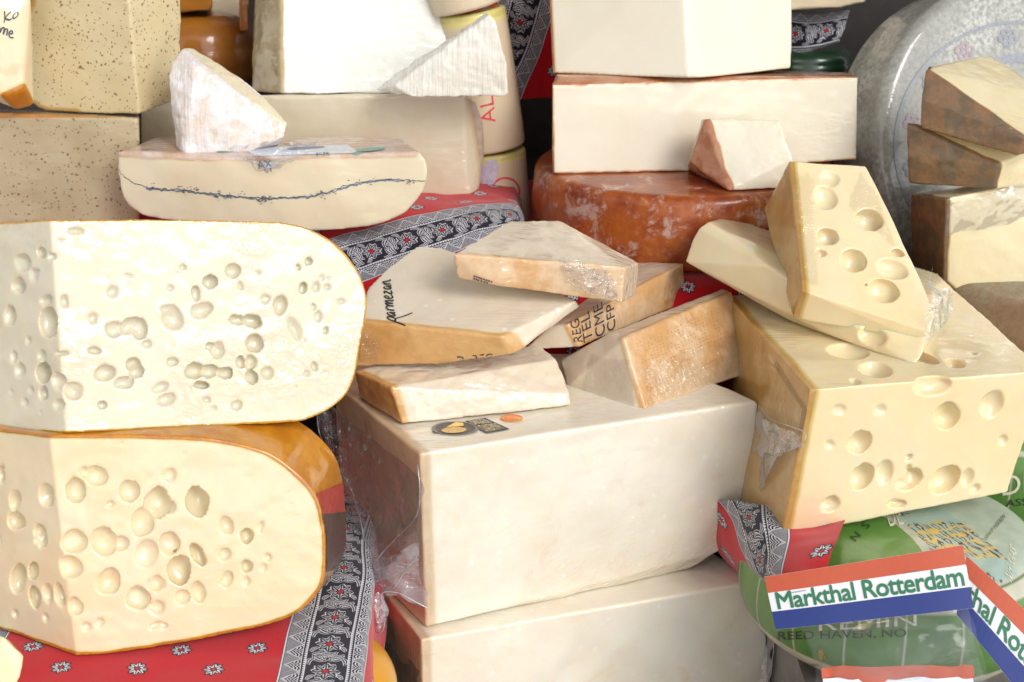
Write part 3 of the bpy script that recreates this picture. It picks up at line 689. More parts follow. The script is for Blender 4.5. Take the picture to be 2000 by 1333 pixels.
# red and dark paper label round the lower wheel's rind
nRl = nrm(Y(97, 850, 1.35), Y(149, 1281, 1.297), PL(600, 1000, Y(97, 850, 1.35), Vector((1, .16, 0)).cross((Y(97, 850, 1.35) - Y(149, 1281, 1.297))).normalized()))
LRED = print_mat('label_red', (.36, .04, .03)); LDARK = print_mat('label_dark', (.07, .035, .03))
decal(tL, 'paper_label', *grid2d(40, 14), [(600, 1008), (680, 998), (680, 938), (600, 972)], bL, LRED, .0008, 'red part of the paper label', nRl)
decal(tL, 'paper_label', *grid2d(40, 30), [(600, 1130), (690, 1100), (690, 998), (600, 1008)], bL, LDARK, .0008, 'dark part of the paper label', nRl)
# small wrapped chunk in the bottom left corner
add_cheese('cheese_chunk', 'small wrapped pale chunk in the bottom left corner, on the red cloth', 'cheese',
   [Y(-60, 1230, 1.22), Y(5, 1244, 1.20), Y(47, 1282, 1.20), Y(40, 1320, 1.19), Y(20, 1360, 1.18), Y(-70, 1360, 1.17), Y(-60, 1235, 1.30), Y(30, 1262, 1.27), Y(30, 1330, 1.26)], M_EMM, Z(0, 1340, .924), voxel=.002)
# yellow waxed cheese peeping out under the cloth edge
V, F = lathe(Vector((-.235, 1.38, .602)), wheel_prof(.105, .275, .05), 72); t = thing('waxed_cheese', 'yellow waxed round cheese just showing under the edge of the red cloth', 'cheese', (-.235, 1.38, .602)); 
V[:, 0] += 0; body(t, V, F, M_YEL, None, nm='wax')

# ------------------------------------------------------------------ the big parmesan blocks
T, B = 1.07, .83
a, b_, c, d, e, f_ = Z(820, 886, T), Z(1479, 784, T), Z(1400, 750, T), Z(1200, 690, T), Z(720, 690, T), Z(652, 748, T)
fb, rb = Z(832, 1226, B), Z(1345, 1112, B); nf = nrm(a, b_, fb)
side = [PL(x, y, a, nf) for x, y in ((1481, 830), (1470, 900), (1452, 970), (1432, 1030), (1405, 1078))]
bl_ = Z(700, 1130, B); pts = [a, b_, c, d, e, f_, fb, rb] + side + [off(p, -.03, .10, 0) for p in side[2:]] + [Vector((f_.x + .005, f_.y, B)), Vector((e.x, e.y, B)), Vector((d.x - .05, d.y, B))]
tP, bP = add_cheese('parmesan_block', 'big pale parmesan block in clear bag, carrying the pile of smaller pieces', 'cheese', pts, M_PARM, (a + d) / 2 - Vector((0, 0, .24)), voxel=.0024, smooth=5, bump=.0012, bscale=22, seed=6, rindf=facets(pts, [nrm(a, f_, fb)], .85, .001, .018),
   group='big parmesan blocks in vacuum bags')
T2 = .8285
a2, b2, c2, d2, f2 = Z(822, 1250, T2), Z(1492, 1134, T2), Z(1408, 1088, T2), Z(1250, 1010, T2), Z(700, 1090, T2)
side2 = [PL(x, y, a2, nrm(a2, b2, off(a2, 0, 0, -.1))) for x, y in ((1497, 1190), (1500, 1260), (1502, 1330))]
pts = [a2, b2, c2, d2, f2] + side2 + [Vector((p.x, p.y, .602)) for p in (a2, b2, c2, d2, f2)]
tQ, bQ = add_cheese('parmesan_block', 'bottom parmesan block, cut off by the lower edge of the photo, beneath the first', 'cheese', pts, M_PARM, (a2.x + .2, a2.y + .2, .602), voxel=.0024, smooth=5, bump=.0012, bscale=22, seed=9, rindf=facets(pts, [nrm(a2, f2, off(a2, 0, 0, -.1))], .85, .001, .018), group='big parmesan blocks in vacuum bags')
# label printed on the top face
GOLD = print_mat('gold_print', (.62, .38, .10)); ORANGE = print_mat('orange_print', (.80, .22, .04)); YELP = print_mat('yellow_print', (.85, .55, .12)); CREAMP = print_mat('cream_print', (.78, .66, .42)); GREYP = print_mat('grey_print', (.16, .14, .13))
def lab(t, bv, name, VF, q, mat, lift, label=None): return decal(t, name, VF[0], VF[1], q, bv, mat, lift, label)
lab(tP, bP, 'oval_emblem', disc2d(), [(843, 852), (932, 838), (930, 826), (845, 838)], INK, .0008, 'black oval emblem with a cheese wheel')
lab(tP, bP, 'oval_emblem', disc2d(), [(843, 852), (935, 852), (935, 825), (843, 825)], GREYP, .0012)
lab(tP, bP, 'oval_emblem', disc2d(), [(850, 850), (928, 850), (928, 827), (850, 827)], INK, .0016)
lab(tP, bP, 'cheese_picture', disc2d(24), [(862, 850), (912, 848), (910, 836), (862, 838)], GOLD, .0020)
lab(tP, bP, 'cheese_picture', ([(0, 0), (1, .2), (1, .8), (.55, 1)], [(0, 1, 2, 3)]), [(872, 838), (905, 838), (905, 828), (872, 828)], YELP, .0024)
lab(tP, bP, 'name_bar', grid2d(6, 2), [(950, 848), (996, 840), (948, 818), (908, 824)], INK, .0010, 'black bar with pale capital letters')
tx = text2d('PARMIGIANO', .02); lab(tP, bP, 'lettering', tx, [(986, 840), (950, 846), (931, 833), (966, 829)], CREAMP, .0016)
tx = text2d('REGGIANO', .02); lab(tP, bP, 'lettering', tx, [(960, 828), (928, 832), (913, 824), (944, 821)], CREAMP, .0016)
lab(tP, bP, 'round_seal', disc2d(), [(977, 826), (1022, 826), (1022, 811), (977, 811)], YELP, .0010, 'small orange and yellow sun-shaped seal')
lab(tP, bP, 'round_seal', disc2d(inner=.8), [(978, 825.5), (1021, 825.5), (1021, 811.5), (978, 811.5)], ORANGE, .0016)
lab(tP, bP, 'round_seal', disc2d(), [(985, 823), (1014, 823), (1014, 814), (985, 814)], ORANGE, .0016)
lab(tP, bP, 'printed_line', strokes2d([[(0, 0), (1, 1)]], .006, 5), [(995, 822 + 12), (1058, 826 + 4), (1058, 812), (1025, 806)], GREYP, .001)

def film_part(t, ctrl, nu=60, nv=60, amp=.003, scale=40, seed=1, mat=None, name='plastic_wrap', label=None):
    V, F = sheet(ctrl, nu, nv, amp, scale, seed); o = mk(name, V, F, mat or FILM, t); 
    if label: o['label'] = label
    return o
YY = lambda L, y: [Y(x, yy, y) for x, yy in L]
# left ear of the vacuum bag, hanging and gathered to a tip
rows = [[(640, 760, 1.72), (622, 800, 1.70), (618, 830, 1.68), (640, 790, 1.66)],
        [(655, 900, 1.66), (650, 930, 1.64), (690, 925, 1.60), (812, 930, 1.50)],
        [(690, 1000, 1.60), (715, 1010, 1.57), (760, 1010, 1.53), (818, 985, 1.485)],
        [(712, 1070, 1.56), (735, 1075, 1.53), (760, 1065, 1.50), (815, 1030, 1.475)],
        [(715, 1130, 1.52), (733, 1120, 1.50), (765, 1110, 1.48), (822, 1090, 1.472)],
        [(703, 1165, 1.50), (730, 1170, 1.475), (775, 1160, 1.468), (838, 1185, 1.47)]]
film_part(tP, [[Y(*q) for q in r] for r in rows], 70, 130, .0030, 28, 3, BAG, label='loose left edge of the vacuum bag')
rows = [[(712, 1100, 1.51), (760, 1085, 1.485), (816, 1060, 1.47)], [(708, 1135, 1.50), (760, 1125, 1.478), (820, 1110, 1.466)], [(702, 1168, 1.495), (765, 1158, 1.47), (836, 1192, 1.465)]]
film_part(tP, [[Y(*q) for q in r] for r in rows], 60, 50, .0045, 36, 15, BAG2, label='folded flap of the vacuum bag')
rows = [[(703, 1165, 1.50), (722, 1150, 1.48), (750, 1160, 1.475)], [(706, 1190, 1.49), (728, 1185, 1.465), (755, 1180, 1.475)], [(716, 1215, 1.48), (735, 1205, 1.46), (752, 1205, 1.47)], [(735, 1238, 1.475), (742, 1236, 1.465), (750, 1222, 1.47)]]
film_part(tP, [[Y(*q) for q in r] for r in rows], 40, 50, .004, 60, 5, BAG2, label='crumpled corner tip of the vacuum bag')
# right ear
rows = [[(1478, 800, 1.645), (1500, 826, 1.57), (1530, 838, 1.50), (1572, 850, 1.455)],
        [(1478, 850, 1.64), (1505, 852, 1.555), (1535, 858, 1.485), (1566, 862, 1.45)],
        [(1474, 885, 1.64), (1500, 888, 1.565), (1530, 880, 1.495), (1556, 876, 1.455)]]
film_part(tP, [[Y(*q) for q in r] for r in rows], 60, 50, .0060, 42, 7, BAG2, label='flared right corner of the vacuum bag')
rows = [[(1478, 880, 1.64), (1500, 885, 1.57), (1520, 885, 1.53)], [(1468, 950, 1.645), (1482, 950, 1.60), (1494, 945, 1.57)], [(1450, 1000, 1.65), (1460, 1002, 1.645), (1466, 1000, 1.64)], [(1415, 1072, 1.655), (1424, 1070, 1.65), (1432, 1062, 1.65)]]
film_part(tP, [[Y(*q) for q in r] for r in rows], 30, 70, .002, 30, 9, BAG2, label='right edge seam of the vacuum bag')
rows = [[(1488, 1135, 1.64), (1500, 1150, 1.63), (1506, 1165, 1.62)], [(1494, 1190, 1.63), (1505, 1200, 1.615), (1510, 1215, 1.60)], [(1498, 1260, 1.61), (1506, 1270, 1.60), (1511, 1290, 1.59)], [(1480, 1345, 1.60), (1490, 1350, 1.59), (1500, 1350, 1.58)]]
film_part(tQ, [[Y(*q) for q in r] for r in rows], 30, 60, .004, 40, 11, BAG2, label='right edge seam of the vacuum bag')
rows = [[(760, 1230, 1.60), (790, 1250, 1.56), (822, 1262, 1.50)], [(755, 1290, 1.58), (785, 1300, 1.54), (816, 1300, 1.49)], [(752, 1360, 1.56), (780, 1360, 1.52), (818, 1360, 1.48)]]
film_part(tQ, [[Y(*q) for q in r] for r in rows], 40, 40, .004, 40, 13, BAG, label='left edge of the vacuum bag')

FY = lambda L: [Y(*q) for q in L]
fold(tP, FY([(815, 905, 1.50), (820, 960, 1.487), (812, 1010, 1.486), (775, 1050, 1.50), (735, 1095, 1.51), (712, 1140, 1.505), (702, 1165, 1.498)]))
fold(tP, FY([(702, 1165, 1.498), (708, 1195, 1.488), (720, 1222, 1.478), (737, 1241, 1.470), (750, 1225, 1.466), (750, 1195, 1.468), (746, 1160, 1.470), (775, 1158, 1.468), (800, 1170, 1.468), (838, 1190, 1.468)]))
fold(tP, FY([(702, 1165, 1.496), (730, 1140, 1.485), (770, 1125, 1.478), (815, 1092, 1.470)]), .0008)
fold(tP, FY([(770, 1150, 1.468), (795, 1110, 1.468), (816, 1085, 1.466)]), .0008)
fold(tP, FY([(652, 900, 1.66), (680, 945, 1.62), (700, 1000, 1.59), (712, 1060, 1.56), (722, 1120, 1.52)]), .0014)
fold(tP, FY([(618, 800, 1.70), (625, 850, 1.69), (652, 900, 1.66)]), .001)
fold(tP, FY([(1481, 790, 1.645), (1505, 818, 1.565), (1540, 832, 1.49), (1573, 846, 1.452), (1566, 868, 1.448), (1540, 880, 1.482), (1500, 890, 1.56), (1476, 885, 1.64)]), .0010)
fold(tP, FY([(1520, 888, 1.53), (1500, 925, 1.56), (1478, 975, 1.64), (1455, 1030, 1.65), (1420, 1075, 1.655)]), .0009)
fold(tP, FY([(1482, 830, 1.64), (1512, 850, 1.545), (1545, 868, 1.478)]), .0008)
fold(tQ, FY([(1494, 1135, 1.63), (1506, 1180, 1.61), (1512, 1230, 1.60), (1508, 1290, 1.59), (1490, 1340, 1.585)]), .0009)
# ------------------------------------------------------------------ parmesan pieces on top
# lowest piece
zt1 = 1.118; zb1 = 1.0725
A, Bp = Z(786, 831, zb1), Z(1117, 793, zb1)
pts = [A, Bp, Z(702, 775, zb1), Z(764, 757, zt1), Z(1085, 702, zt1), Z(735, 716, zt1), Z(694, 726, zt1 - .004), Z(1055, 676, zt1), Z(800, 680, zt1), off(Z(1085, 702, zt1), .012, .03, -.045), Z(760, 720, zb1), Y(1112, 770, Bp.y + .006)]
ra, rb_, rc_ = Z(764, 757, zt1), Z(735, 716, zt1), A
t1, b1 = add_cheese('parmesan_piece', 'lowest parmesan piece of the pile, white broken front, brown rind at its left end', 'cheese', pts, M_PIECE, Z(900, 770, zb1), voxel=.002, smooth=4, bump=.0016, bscale=45, seed=21, group=GP,
   rindf=facets(pts, [nrm(ra, rb_, rc_)], .7, .003, .012))
# slice with handwriting
P0 = Y(780, 640, 1.63); P1 = Y(820, 481, 1.80); k = (P1.z - P0.z) / (P1.y - P0.y); nS = Vector((0, -k, 1)).normalized()
topS = [PL(x, y, P0, nS) for x, y in ((704, 628), (719, 562), (760, 520), (816, 481), (859, 483), (960, 515), (1126, 587), (978, 658))]
def drop(p, h): return p - Vector((0, 0, h))
botS = [Y(694, 716, topS[0].y + .002), Y(852, 712, 1.632), Y(998, 694, topS[-1].y + .004), Y(1010, 690, topS[-1].y + .006), Y(1133, 600, topS[6].y + .01)] + [drop(p, .045) for p in topS[1:5]]
rs = (topS[0], topS[-1], botS[1])
t2, b2_ = add_cheese('parmesan_piece', 'flat parmesan slice with handwritten word on top and a long tan rind in front', 'cheese', topS + botS, M_PIECE, off(P0, 0, .08, -.05), voxel=.002, smooth=4, bump=.0010, seed=22, group=GP,
   rindf=facets(topS + botS, [nrm(*rs)], .75, .003, .008))
# tan piece under, stencilled rind
T0 = Y(1109, 634, 1.70); T1_ = Y(1336, 514, 1.88)
pts = [T0, T1_, Y(1250, 511, 1.92), Y(1140, 590, 1.80), Y(1072, 637, 1.71), Y(1132, 678, 1.705), Y(1338, 592, 1.885), Y(1022, 684, 1.72), Y(1245, 560, 1.93), Y(1100, 640, 1.84)]
rs3 = (T0, T1_, Y(1132, 678, 1.705))
t3, b3 = add_cheese('parmesan_piece', 'parmesan piece with dark stencilled capitals on its rind, behind and beneath the topmost slab', 'cheese', pts, M_PIECE2, Y(1150, 640, 1.80), voxel=.002, smooth=3, bump=.0009, seed=23, group=GP,
   rindf=facets(pts, [nrm(*rs3)], .75, .003, .008))
STIFF = print_mat('stencil_ink', (.035, .03, .05))
for s, q in (('CME', [(1163, 661), (1158, 600), (1176, 590), (1182, 652)]), ('CFP', [(1186, 650), (1183, 598), (1198, 590), (1202, 642)]), ('TEL', [(1140, 671), (1133, 618), (1150, 608), (1157, 664)]), ('REG', [(1121, 668), (1113, 630), (1130, 622), (1138, 668)])):
    V2, F2 = text2d(s, .02)
    decal(t3, 'stencilled_lettering', V2, F2, [q[3], q[2], q[1], q[0]], b3, STIFF)
# topmost slab
pts = [Y(884, 497, 1.66), Y(996, 431, 1.78), Y(1093, 431, 1.81), Y(1248, 514, 1.73), Y(1221, 523, 1.67), Y(892, 545, 1.665), Y(960, 557, 1.66), Y(1214, 592, 1.672), Y(1243, 578, 1.725)]
pts += [drop(pts[1], .05), drop(pts[2], .05)]
rs4 = (pts[0], pts[4], pts[7])
t4, b4 = add_cheese('parmesan_piece', 'topmost flat parmesan slab of the pile, tan rind in front with crumpled film', 'cheese', pts, M_PIECE2, Y(1060, 560, 1.73), voxel=.002, smooth=3, bump=.0009, seed=24, group=GP,
   rindf=facets(pts, [nrm(*rs4)], .75, .003, .008))
film_part(t4, [[Y(1085, 505, 1.655), Y(1110, 508, 1.652), Y(1140, 516, 1.655), Y(1180, 528, 1.66)], [Y(1100, 530, 1.652), Y(1130, 540, 1.645), Y(1165, 548, 1.65), Y(1200, 560, 1.66)], [Y(1120, 560, 1.652), Y(1150, 570, 1.648), Y(1180, 578, 1.652), Y(1205, 592, 1.664)]], 60, 50, .004, 90, 31, label='crumpled gather of cling film')
for i in range(16):
    x = 924 + (i % 8) * 5 + random.uniform(-1, 1); y = 538 + (i // 8) * 5 + (i % 8) * 1.6
    decal(t4, 'rind_dots', *grid2d(1, 1), [(x, y + 2.5), (x + 3.5, y + 3), (x + 3.5, y), (x, y - .5)], b4, STIFF)
# upright wedge at the right
pts = [Y(1188, 651, 1.685), Y(1218, 661, 1.655), Y(1412, 564, 1.84), Y(1430, 570, 1.825), Y(1469, 704, 1.765), Y(1467, 728, 1.757), Y(1261, 802, 1.622), Y(1240, 799, 1.628), Y(1108, 757, 1.70), Y(1095, 704, 1.735), Y(1300, 640, 1.88), Y(1440, 720, 1.83), Y(1150, 745, 1.78)]
rs5 = (pts[1], pts[3], pts[5])
t5, b5 = add_cheese('parmesan_piece', 'thick parmesan wedge right of the pile, dotted orange rind under shiny wrinkled film', 'cheese', pts, M_PIECE2, Y(1270, 760, 1.73), voxel=.002, smooth=3, bump=.0010, seed=25, group=GP,
   rindf=facets(pts, [nrm(*rs5)], .75, .003, .009))
DOT = print_mat('rind_dot_ink', (.30, .11, .03))
dV, dF = [], []
for j in range(9):
    for i in range(26):
        if random.random() < .35: continue
        u = .08 + i * .032 + random.uniform(-.003, .003); v = .52 + j * .045 + random.uniform(-.006, .006); s = .006; b0 = len(dV)
        dV += [(u, v), (u + s, v), (u + s, v + s * 1.8), (u, v + s * 1.8)]; dF.append((b0, b0 + 1, b0 + 2, b0 + 3))
decal(t5, 'rind_dots', dV, dF, [(1262, 798), (1464, 725), (1428, 574), (1222, 664)], b5, DOT)
crinkle(t5, b5, [(1262, 798), (1462, 722), (1448, 640), (1235, 720)], 130, 60, .0014, 34, 4, 81, label='streaky wrinkled film over the rind')
crinkle(t5, b5, [(1135, 765), (1250, 795), (1232, 700), (1150, 690)], 60, 60, .0010, 24, 5, 82)
crinkle(t4, b4, [(1110, 570), (1215, 590), (1190, 520), (1085, 508)], 60, 44, .0016, 14, 12, 83, label='bunched film on the rind')
crinkle(t3, b3, [(1290, 600), (1334, 585), (1332, 520), (1300, 530)], 30, 50, .0009, 12, 5, 85)
crinkle(t2, b2_, [(700, 710), (740, 715), (740, 660), (700, 640)], 30, 40, .0010, 14, 8, 86)
# handwriting: parmezan
hand = [[(.045, .62), (.02, .10), (.0, -.35)], [(.04, .55), (.085, .72), (.12, .50), (.09, .22), (.04, .30)],
        [(.215, .62), (.17, .66), (.145, .40), (.18, .20), (.22, .52), (.22, .25), (.25, .22)],
        [(.28, .68), (.285, .22), (.28, .50), (.32, .70), (.355, .62)],
        [(.375, .68), (.38, .22), (.385, .50), (.425, .70), (.44, .24), (.445, .50), (.485, .70), (.50, .25), (.525, .22)],
        [(.54, .42), (.60, .50), (.60, .68), (.565, .68), (.545, .40), (.58, .20), (.63, .28)],
        [(.65, .66), (.72, .66), (.655, .25), (.74, .24)],
        [(.83, .62), (.79, .66), (.765, .40), (.795, .22), (.835, .52), (.835, .25), (.86, .22)],
        [(.88, .66), (.885, .22), (.89, .50), (.935, .70), (.955, .24), (.985, .22)]]
V2, F2 = strokes2d(hand, .05, 3.2)
decal(t2, 'handwriting', V2, F2, [(781, 634), (768, 545), (738, 548), (748, 626)], b2_, INK, .0009)
decal(t2, 'handwriting', *strokes2d([[(0, .2), (.5, .5), (1, 1)]], .09, 2), [(770, 626), (808, 622), (806, 612), (770, 616)], b2_, INK, .0009)
V2, F2 = text2d('DI REG', .01); decal(t2, 'stencilled_lettering', V2, F2, [(893, 716), (965, 706), (962, 690), (892, 696)], b2_, STIFF)
#PART4
# ------------------------------------------------------------------ emmental: block, slab on it, tilted wedge
def eyes3(lst, planes):
    out = []
    for e in lst:
        px, py, rx, ry, pk = e[:5]; p0, n = planes[pk]; p = PL(px, py, p0, n); dist = p.y; kx = dist / FPX / ray(px, py).y
        cv = max(.35, abs(n.dot(ray(px, py).normalized())))
        # foreshortening: widen the eye along the direction that the face leans away
        ryw = ry / cv if abs(n.z) > .5 else ry
        out.append((p, n, rx * kx, ryw * kx, e[5] if len(e) > 5 else random.uniform(-.1, .35), e[6] if len(e) > 6 else random.uniform(-.3, .3)))
    return out
TE = 1.146
fc, frt, bkl, bkr = Z(1582, 762, TE), Z(2030, 726, TE), Z(1420, 578, TE), Z(1836, 542, TE)
far_r = Z(2005, 692, TE)
fbot = Y(1527, 1047, fc.y + .005); nE0 = nrm(fc, frt, fbot); frb = PL(1968, 962, fc, nE0); fr2 = PL(2002, 860, fc, nE0)
lb = Y(1448, 1008, bkl.y - .20)
pts = [fc, frt, bkl, bkr, far_r, fbot, frb, fr2, lb, Vector((bkl.x + .0, bkl.y, .965)), Vector((bkr.x, bkr.y, .985)), PL(1700, 1005, fc, nE0)]
nF = nrm(fc, frt, fbot); PLN = {'f': (fc, nF), 't': (fc, Vector((0, 0, 1)))}
EM = [(1680, 865, 25, 25, 'f', -.25), (1850, 813, 26, 30, 'f', -.15), (1938, 790, 26, 30, 'f', .5), (1685, 932, 23, 29, 'f', -.3), (1728, 922, 18, 28, 'f', .3), (1847, 938, 34, 28, 'f', -.1, .6), (1890, 933, 13, 20, 'f', .3), (1775, 894, 7, 8, 'f', -.3), (1785, 933, 18, 20, 'f', -.2), (1768, 948, 22, 13, 'f', 0), (1775, 915, 6, 8, 'f', -.3),
      (1622, 985, 20, 18, 'f', .1), (1752, 985, 20, 9, 'f', -.1), (1905, 955, 12, 10, 'f'), (1960, 860, 10, 12, 'f', .4), (1640, 800, 14, 12, 'f', .6), (1625, 1040, 8, 6, 'f', 0), (1720, 800, 16, 12, 'f', .6), (1822, 752, 40, 24, 'f', .1), (1620, 870, 12, 10, 'f', .6),
      (1866, 710, 18, 10, 't', -.3), (1804, 698, 22, 15, 't', -.2), (1710, 722, 34, 15, 't', .3), (1657, 688, 40, 15, 't', .45), (1900, 690, 8, 4, 't'), (1670, 745, 10, 6, 't')]
pe = [fc, bkl, fbot]
t, bE = add_cheese('emmental_block', 'big yellow block with large round eyes, carrying a slab and a tilted wedge', 'cheese', pts, M_EMM, (fc + bkr) / 2 - Vector((0, 0, .17)), voxel=.0016, smooth=2, eyes=eyes3(EM, PLN), seed=31, bump=.001, bscale=18,
   rindf=facets(pts, [nrm(*pe)], .7, .002, .016))
# row of small printed dashes along the rind edge
EDI = print_mat('edge_dots', (.12, .06, .02))
dV, dF = [], []
for i in range(58):
    for j in range(3):
        u = i / 58; v = .1 + j * .3 + random.uniform(-.05, .05); b0 = len(dV); dV += [(u, v), (u + .007, v), (u + .007, v + .16), (u, v + .16)]; dF.append((b0, b0 + 1, b0 + 2, b0 + 3))
decal(t, 'rind_dots', dV, dF, [(1508, 712), (1567, 800), (1578, 800), (1520, 706)], bE, EDI)
decal(t, 'rind_dots', dV, dF, [(1566, 800), (1554, 880), (1562, 884), (1578, 800)], bE, EDI)
# slab beneath the tilted wedge
pts = [Y(1338, 512, 1.83), Y(1545, 628, 1.73), Y(1640, 662, 1.655), Y(1784, 714, 1.58), Y(1798, 700, 1.585), Y(1852, 606, 1.80), Y(1352, 470, 1.845), Y(1365, 447, 1.85), Y(1384, 434, 1.86), Y(1415, 424, 1.92), Y(1490, 428, 1.95), Y(1836, 536, 1.93), Y(1862, 566, 1.86), Y(1812, 640, 1.63), Y(1500, 520, 1.74), Y(1640, 610, 1.665)]
nf2 = nrm(pts[1], pts[3], pts[14])
EM2 = [(1704, 659, 32, 18, 'f', -.1), (1755, 654, 24, 17, 'f', -.2), (1480, 478, 26, 16, 't', .3), (1812, 577, 12, 14, 't', 0), (1790, 690, 8, 6, 'f', .2)]
t, _ = add_cheese('emmental_slab', 'pale yellow slab lying under the tilted wedge, sticking out on both sides', 'cheese', pts, M_EMM, Y(1600, 640, 1.76), voxel=.0019, smooth=9,
   eyes=eyes3(EM2, {'f': (pts[1], nf2), 't': (pts[6], nrm(pts[8], pts[14], pts[10]))}), seed=33, bump=.001, bscale=18)
# tilted wedge
q = dict(tl=Y(1542, 316, 1.80), tr=Y(1690, 326, 1.80), tr2=Y(1702, 348, 1.785), r1=Y(1733, 409, 1.755), r2=Y(1767, 496, 1.70), r3=Y(1808, 572, 1.645), r4=Y(1824, 616, 1.612), fl=Y(1566, 568, 1.655), b0=Y(1549, 621, 1.672), b1=Y(1640, 635, 1.655), b2=Y(1732, 648, 1.635), b3=Y(1792, 664, 1.617), b4=Y(1816, 649, 1.612), fm=Y(1760, 598, 1.624), l1=Y(1493, 408, 1.865), l2=Y(1499, 430, 1.86), l3=Y(1545, 612, 1.70), tb=Y(1548, 330, 1.90), trb=Y(1690, 345, 1.92), rb=Y(1790, 560, 1.76), lb=Y(1510, 470, 1.86))
nT = nrm(q['tl'], q['tr'], q['fl'])
for kq, xy in dict(tr2=(1702, 348), r1=(1733, 409), r2=(1767, 496), r3=(1808, 572), fm=(1760, 598), r4=(1824, 612)).items(): q[kq] = PL(*xy, q['tl'], nT); nL = nrm(q['fl'], q['b0'], q['fm'])
EM3 = [(1611, 388, 23, 22, 'a', .35), (1697, 432, 27, 22, 'a', -.05), (1617, 463, 22, 17, 'a', -.2), (1604, 496, 11, 8, 'a', -.2), (1666, 512, 27, 23, 'a', -.1), (1752, 498, 15, 10, 'a', -.1), (1742, 529, 26, 16, 'a', .6), (1724, 572, 31, 22, 'a', .15), (1620, 350, 20, 14, 'a', .6), (1690, 560, 6, 5, 'a', .2),
       (1671, 619, 18, 14, 'b', -.2), (1708, 627, 12, 8, 'b', -.1), (1768, 630, 28, 20, 'b', -.25)]
l3 = (q['tl'], q['fl'], q['l1'])
t, bW = add_cheese('emmental_wedge', 'wedge with round eyes leaning steeply on top of the big holed block', 'cheese', list(q.values()), M_EMM, Y(1640, 620, 1.76), voxel=.0013, smooth=3, eyes=eyes3(EM3, {'a': (q['tl'], nT), 'b': (q['fl'], nL)}), seed=35, bump=.001, bscale=18,
   rindf=facets(list(q.values()), [nrm(*l3)], .6, .002, .013, .9))
crinkle(t, bW, [(1560, 560), (1600, 570), (1590, 340), (1545, 330)], 30, 110, .0010, 5, 22, 93)
crinkle(t, bW, [(1650, 400), (1760, 500), (1715, 380), (1680, 335)], 50, 60, .0010, 14, 14, 94)
film_part(t, [[Y(1815, 520, 1.66), Y(1830, 560, 1.65), Y(1862, 570, 1.70)], [Y(1818, 590, 1.62), Y(1835, 610, 1.62), Y(1856, 620, 1.66)], [Y(1800, 660, 1.60), Y(1815, 668, 1.60), Y(1826, 650, 1.62)]], 40, 40, .004, 60, 43, label='loose film at its lower right corner')

# ------------------------------------------------------------------ blue-lined half wheel and what stands on it
zM = 1.326; yM = 1.90
prof = [(228, 297), (230, 340), (240, 385), (262, 412), (300, 427), (420, 440), (560, 450), (660, 450), (745, 436), (795, 414), (822, 382), (835, 345), (832, 318), (818, 298)]
pts = [Y(x, y, yM + (.012 * ((x - 520) / 300) ** 2)) for x, y in curve(prof, 4)]
pts += [off(p, -(p.x + .34) * .15, .10, 0) for p in pts] + [Z(600, 305, zM), Z(420, 308, zM), Z(300, 281, zM), Z(450, 273, zM), Z(640, 270, zM), Z(780, 281, zM)]
def morb(V): return sstep(.0, .0035, V[:, 2] - (zM - .0065) + fbm(V, 40, 2) * .0015)
tM, bM = add_cheese('half_wheel', 'half wheel with a thin blue-black line through its pale face, on the red cloth', 'cheese', pts, M_MORB, Y(530, 440, 2.0), voxel=.0024, smooth=5, rindf=morb, seed=41, bump=.0015, bscale=16, rname='top_rind')
ASH = print_mat('ash_line', (.05, .06, .09)); ASH2 = print_mat('ash_blue', (.16, .20, .27))
line = [(228, 318), (236, 338), (255, 355), (285, 366), (330, 371), (370, 372), (400, 378), (440, 382), (480, 385), (520, 388), (560, 385), (600, 384), (640, 376), (680, 362), (720, 354), (760, 350), (790, 352), (832, 354)]
def pxline(ln, w):
    V = []; F = []
    P = []
    for i in range(len(ln) - 1):
        L = int(max(2, abs(ln[i + 1][0] - ln[i][0]) / 2.2))
        for k in range(L): f = k / L; P.append((ln[i][0] * (1 - f) + ln[i + 1][0] * f, ln[i][1] * (1 - f) + ln[i + 1][1] * f))
    P.append(ln[-1])
    for i, (x, y) in enumerate(P):
        n1 = noise.noise(Vector((x * .12, y * .02, w))) * 3.4 + noise.noise(Vector((x * .5, 3, w))) * 2.0; ww = w * (.45 + .9 * abs(noise.noise(Vector((x * .07, 9, w)))) + .5 * random.random())
        V += [((x) / 1000, (y + n1 - ww) / 1000), ((x) / 1000, (y + n1 + ww) / 1000)]
        if i: F.append((2 * i - 2, 2 * i - 1, 2 * i + 1, 2 * i))
    return V, F
QP = [(0, 0), (1000, 0), (1000, 1000), (0, 1000)]
decal(tM, 'ash_line', *pxline(line, .9), QP, bM, ASH, .0006)
decal(tM, 'ash_line', *pxline([(x, y + 2) for x, y in line[3:-1]], 1.8), QP, bM, ASH2, .0004)
sv, sf = [], []
for (cx, cy, n, sp) in ((300, 366, 10, 14), (370, 371, 26, 20), (440, 382, 34, 34), (517, 388, 46, 24), (620, 380, 20, 34), (700, 358, 14, 30), (800, 356, 14, 8)):
    for i in range(n):
        x = cx + random.gauss(0, sp * .45); y = cy + random.gauss(0, 4.5) - (x - cx) * .03; a = random.uniform(0, 6.3); L = random.uniform(1, 4.5); w = random.uniform(.4, 1.1); dx, dy = math.cos(a) * L, math.sin(a) * L * .7; b0 = len(sv)
        sv += [((x - dx) / 1000, (y - dy) / 1000), ((x + dy * w * .3) / 1000, (y - w) / 1000), ((x + dx) / 1000, (y + dy) / 1000), ((x - dy * .3) / 1000, (y + w) / 1000)]; sf.append((b0, b0 + 1, b0 + 2, b0 + 3))
decal(tM, 'ash_flecks', sv, sf, QP, bM, ASH, .0007)['kind'] = 'stuff'
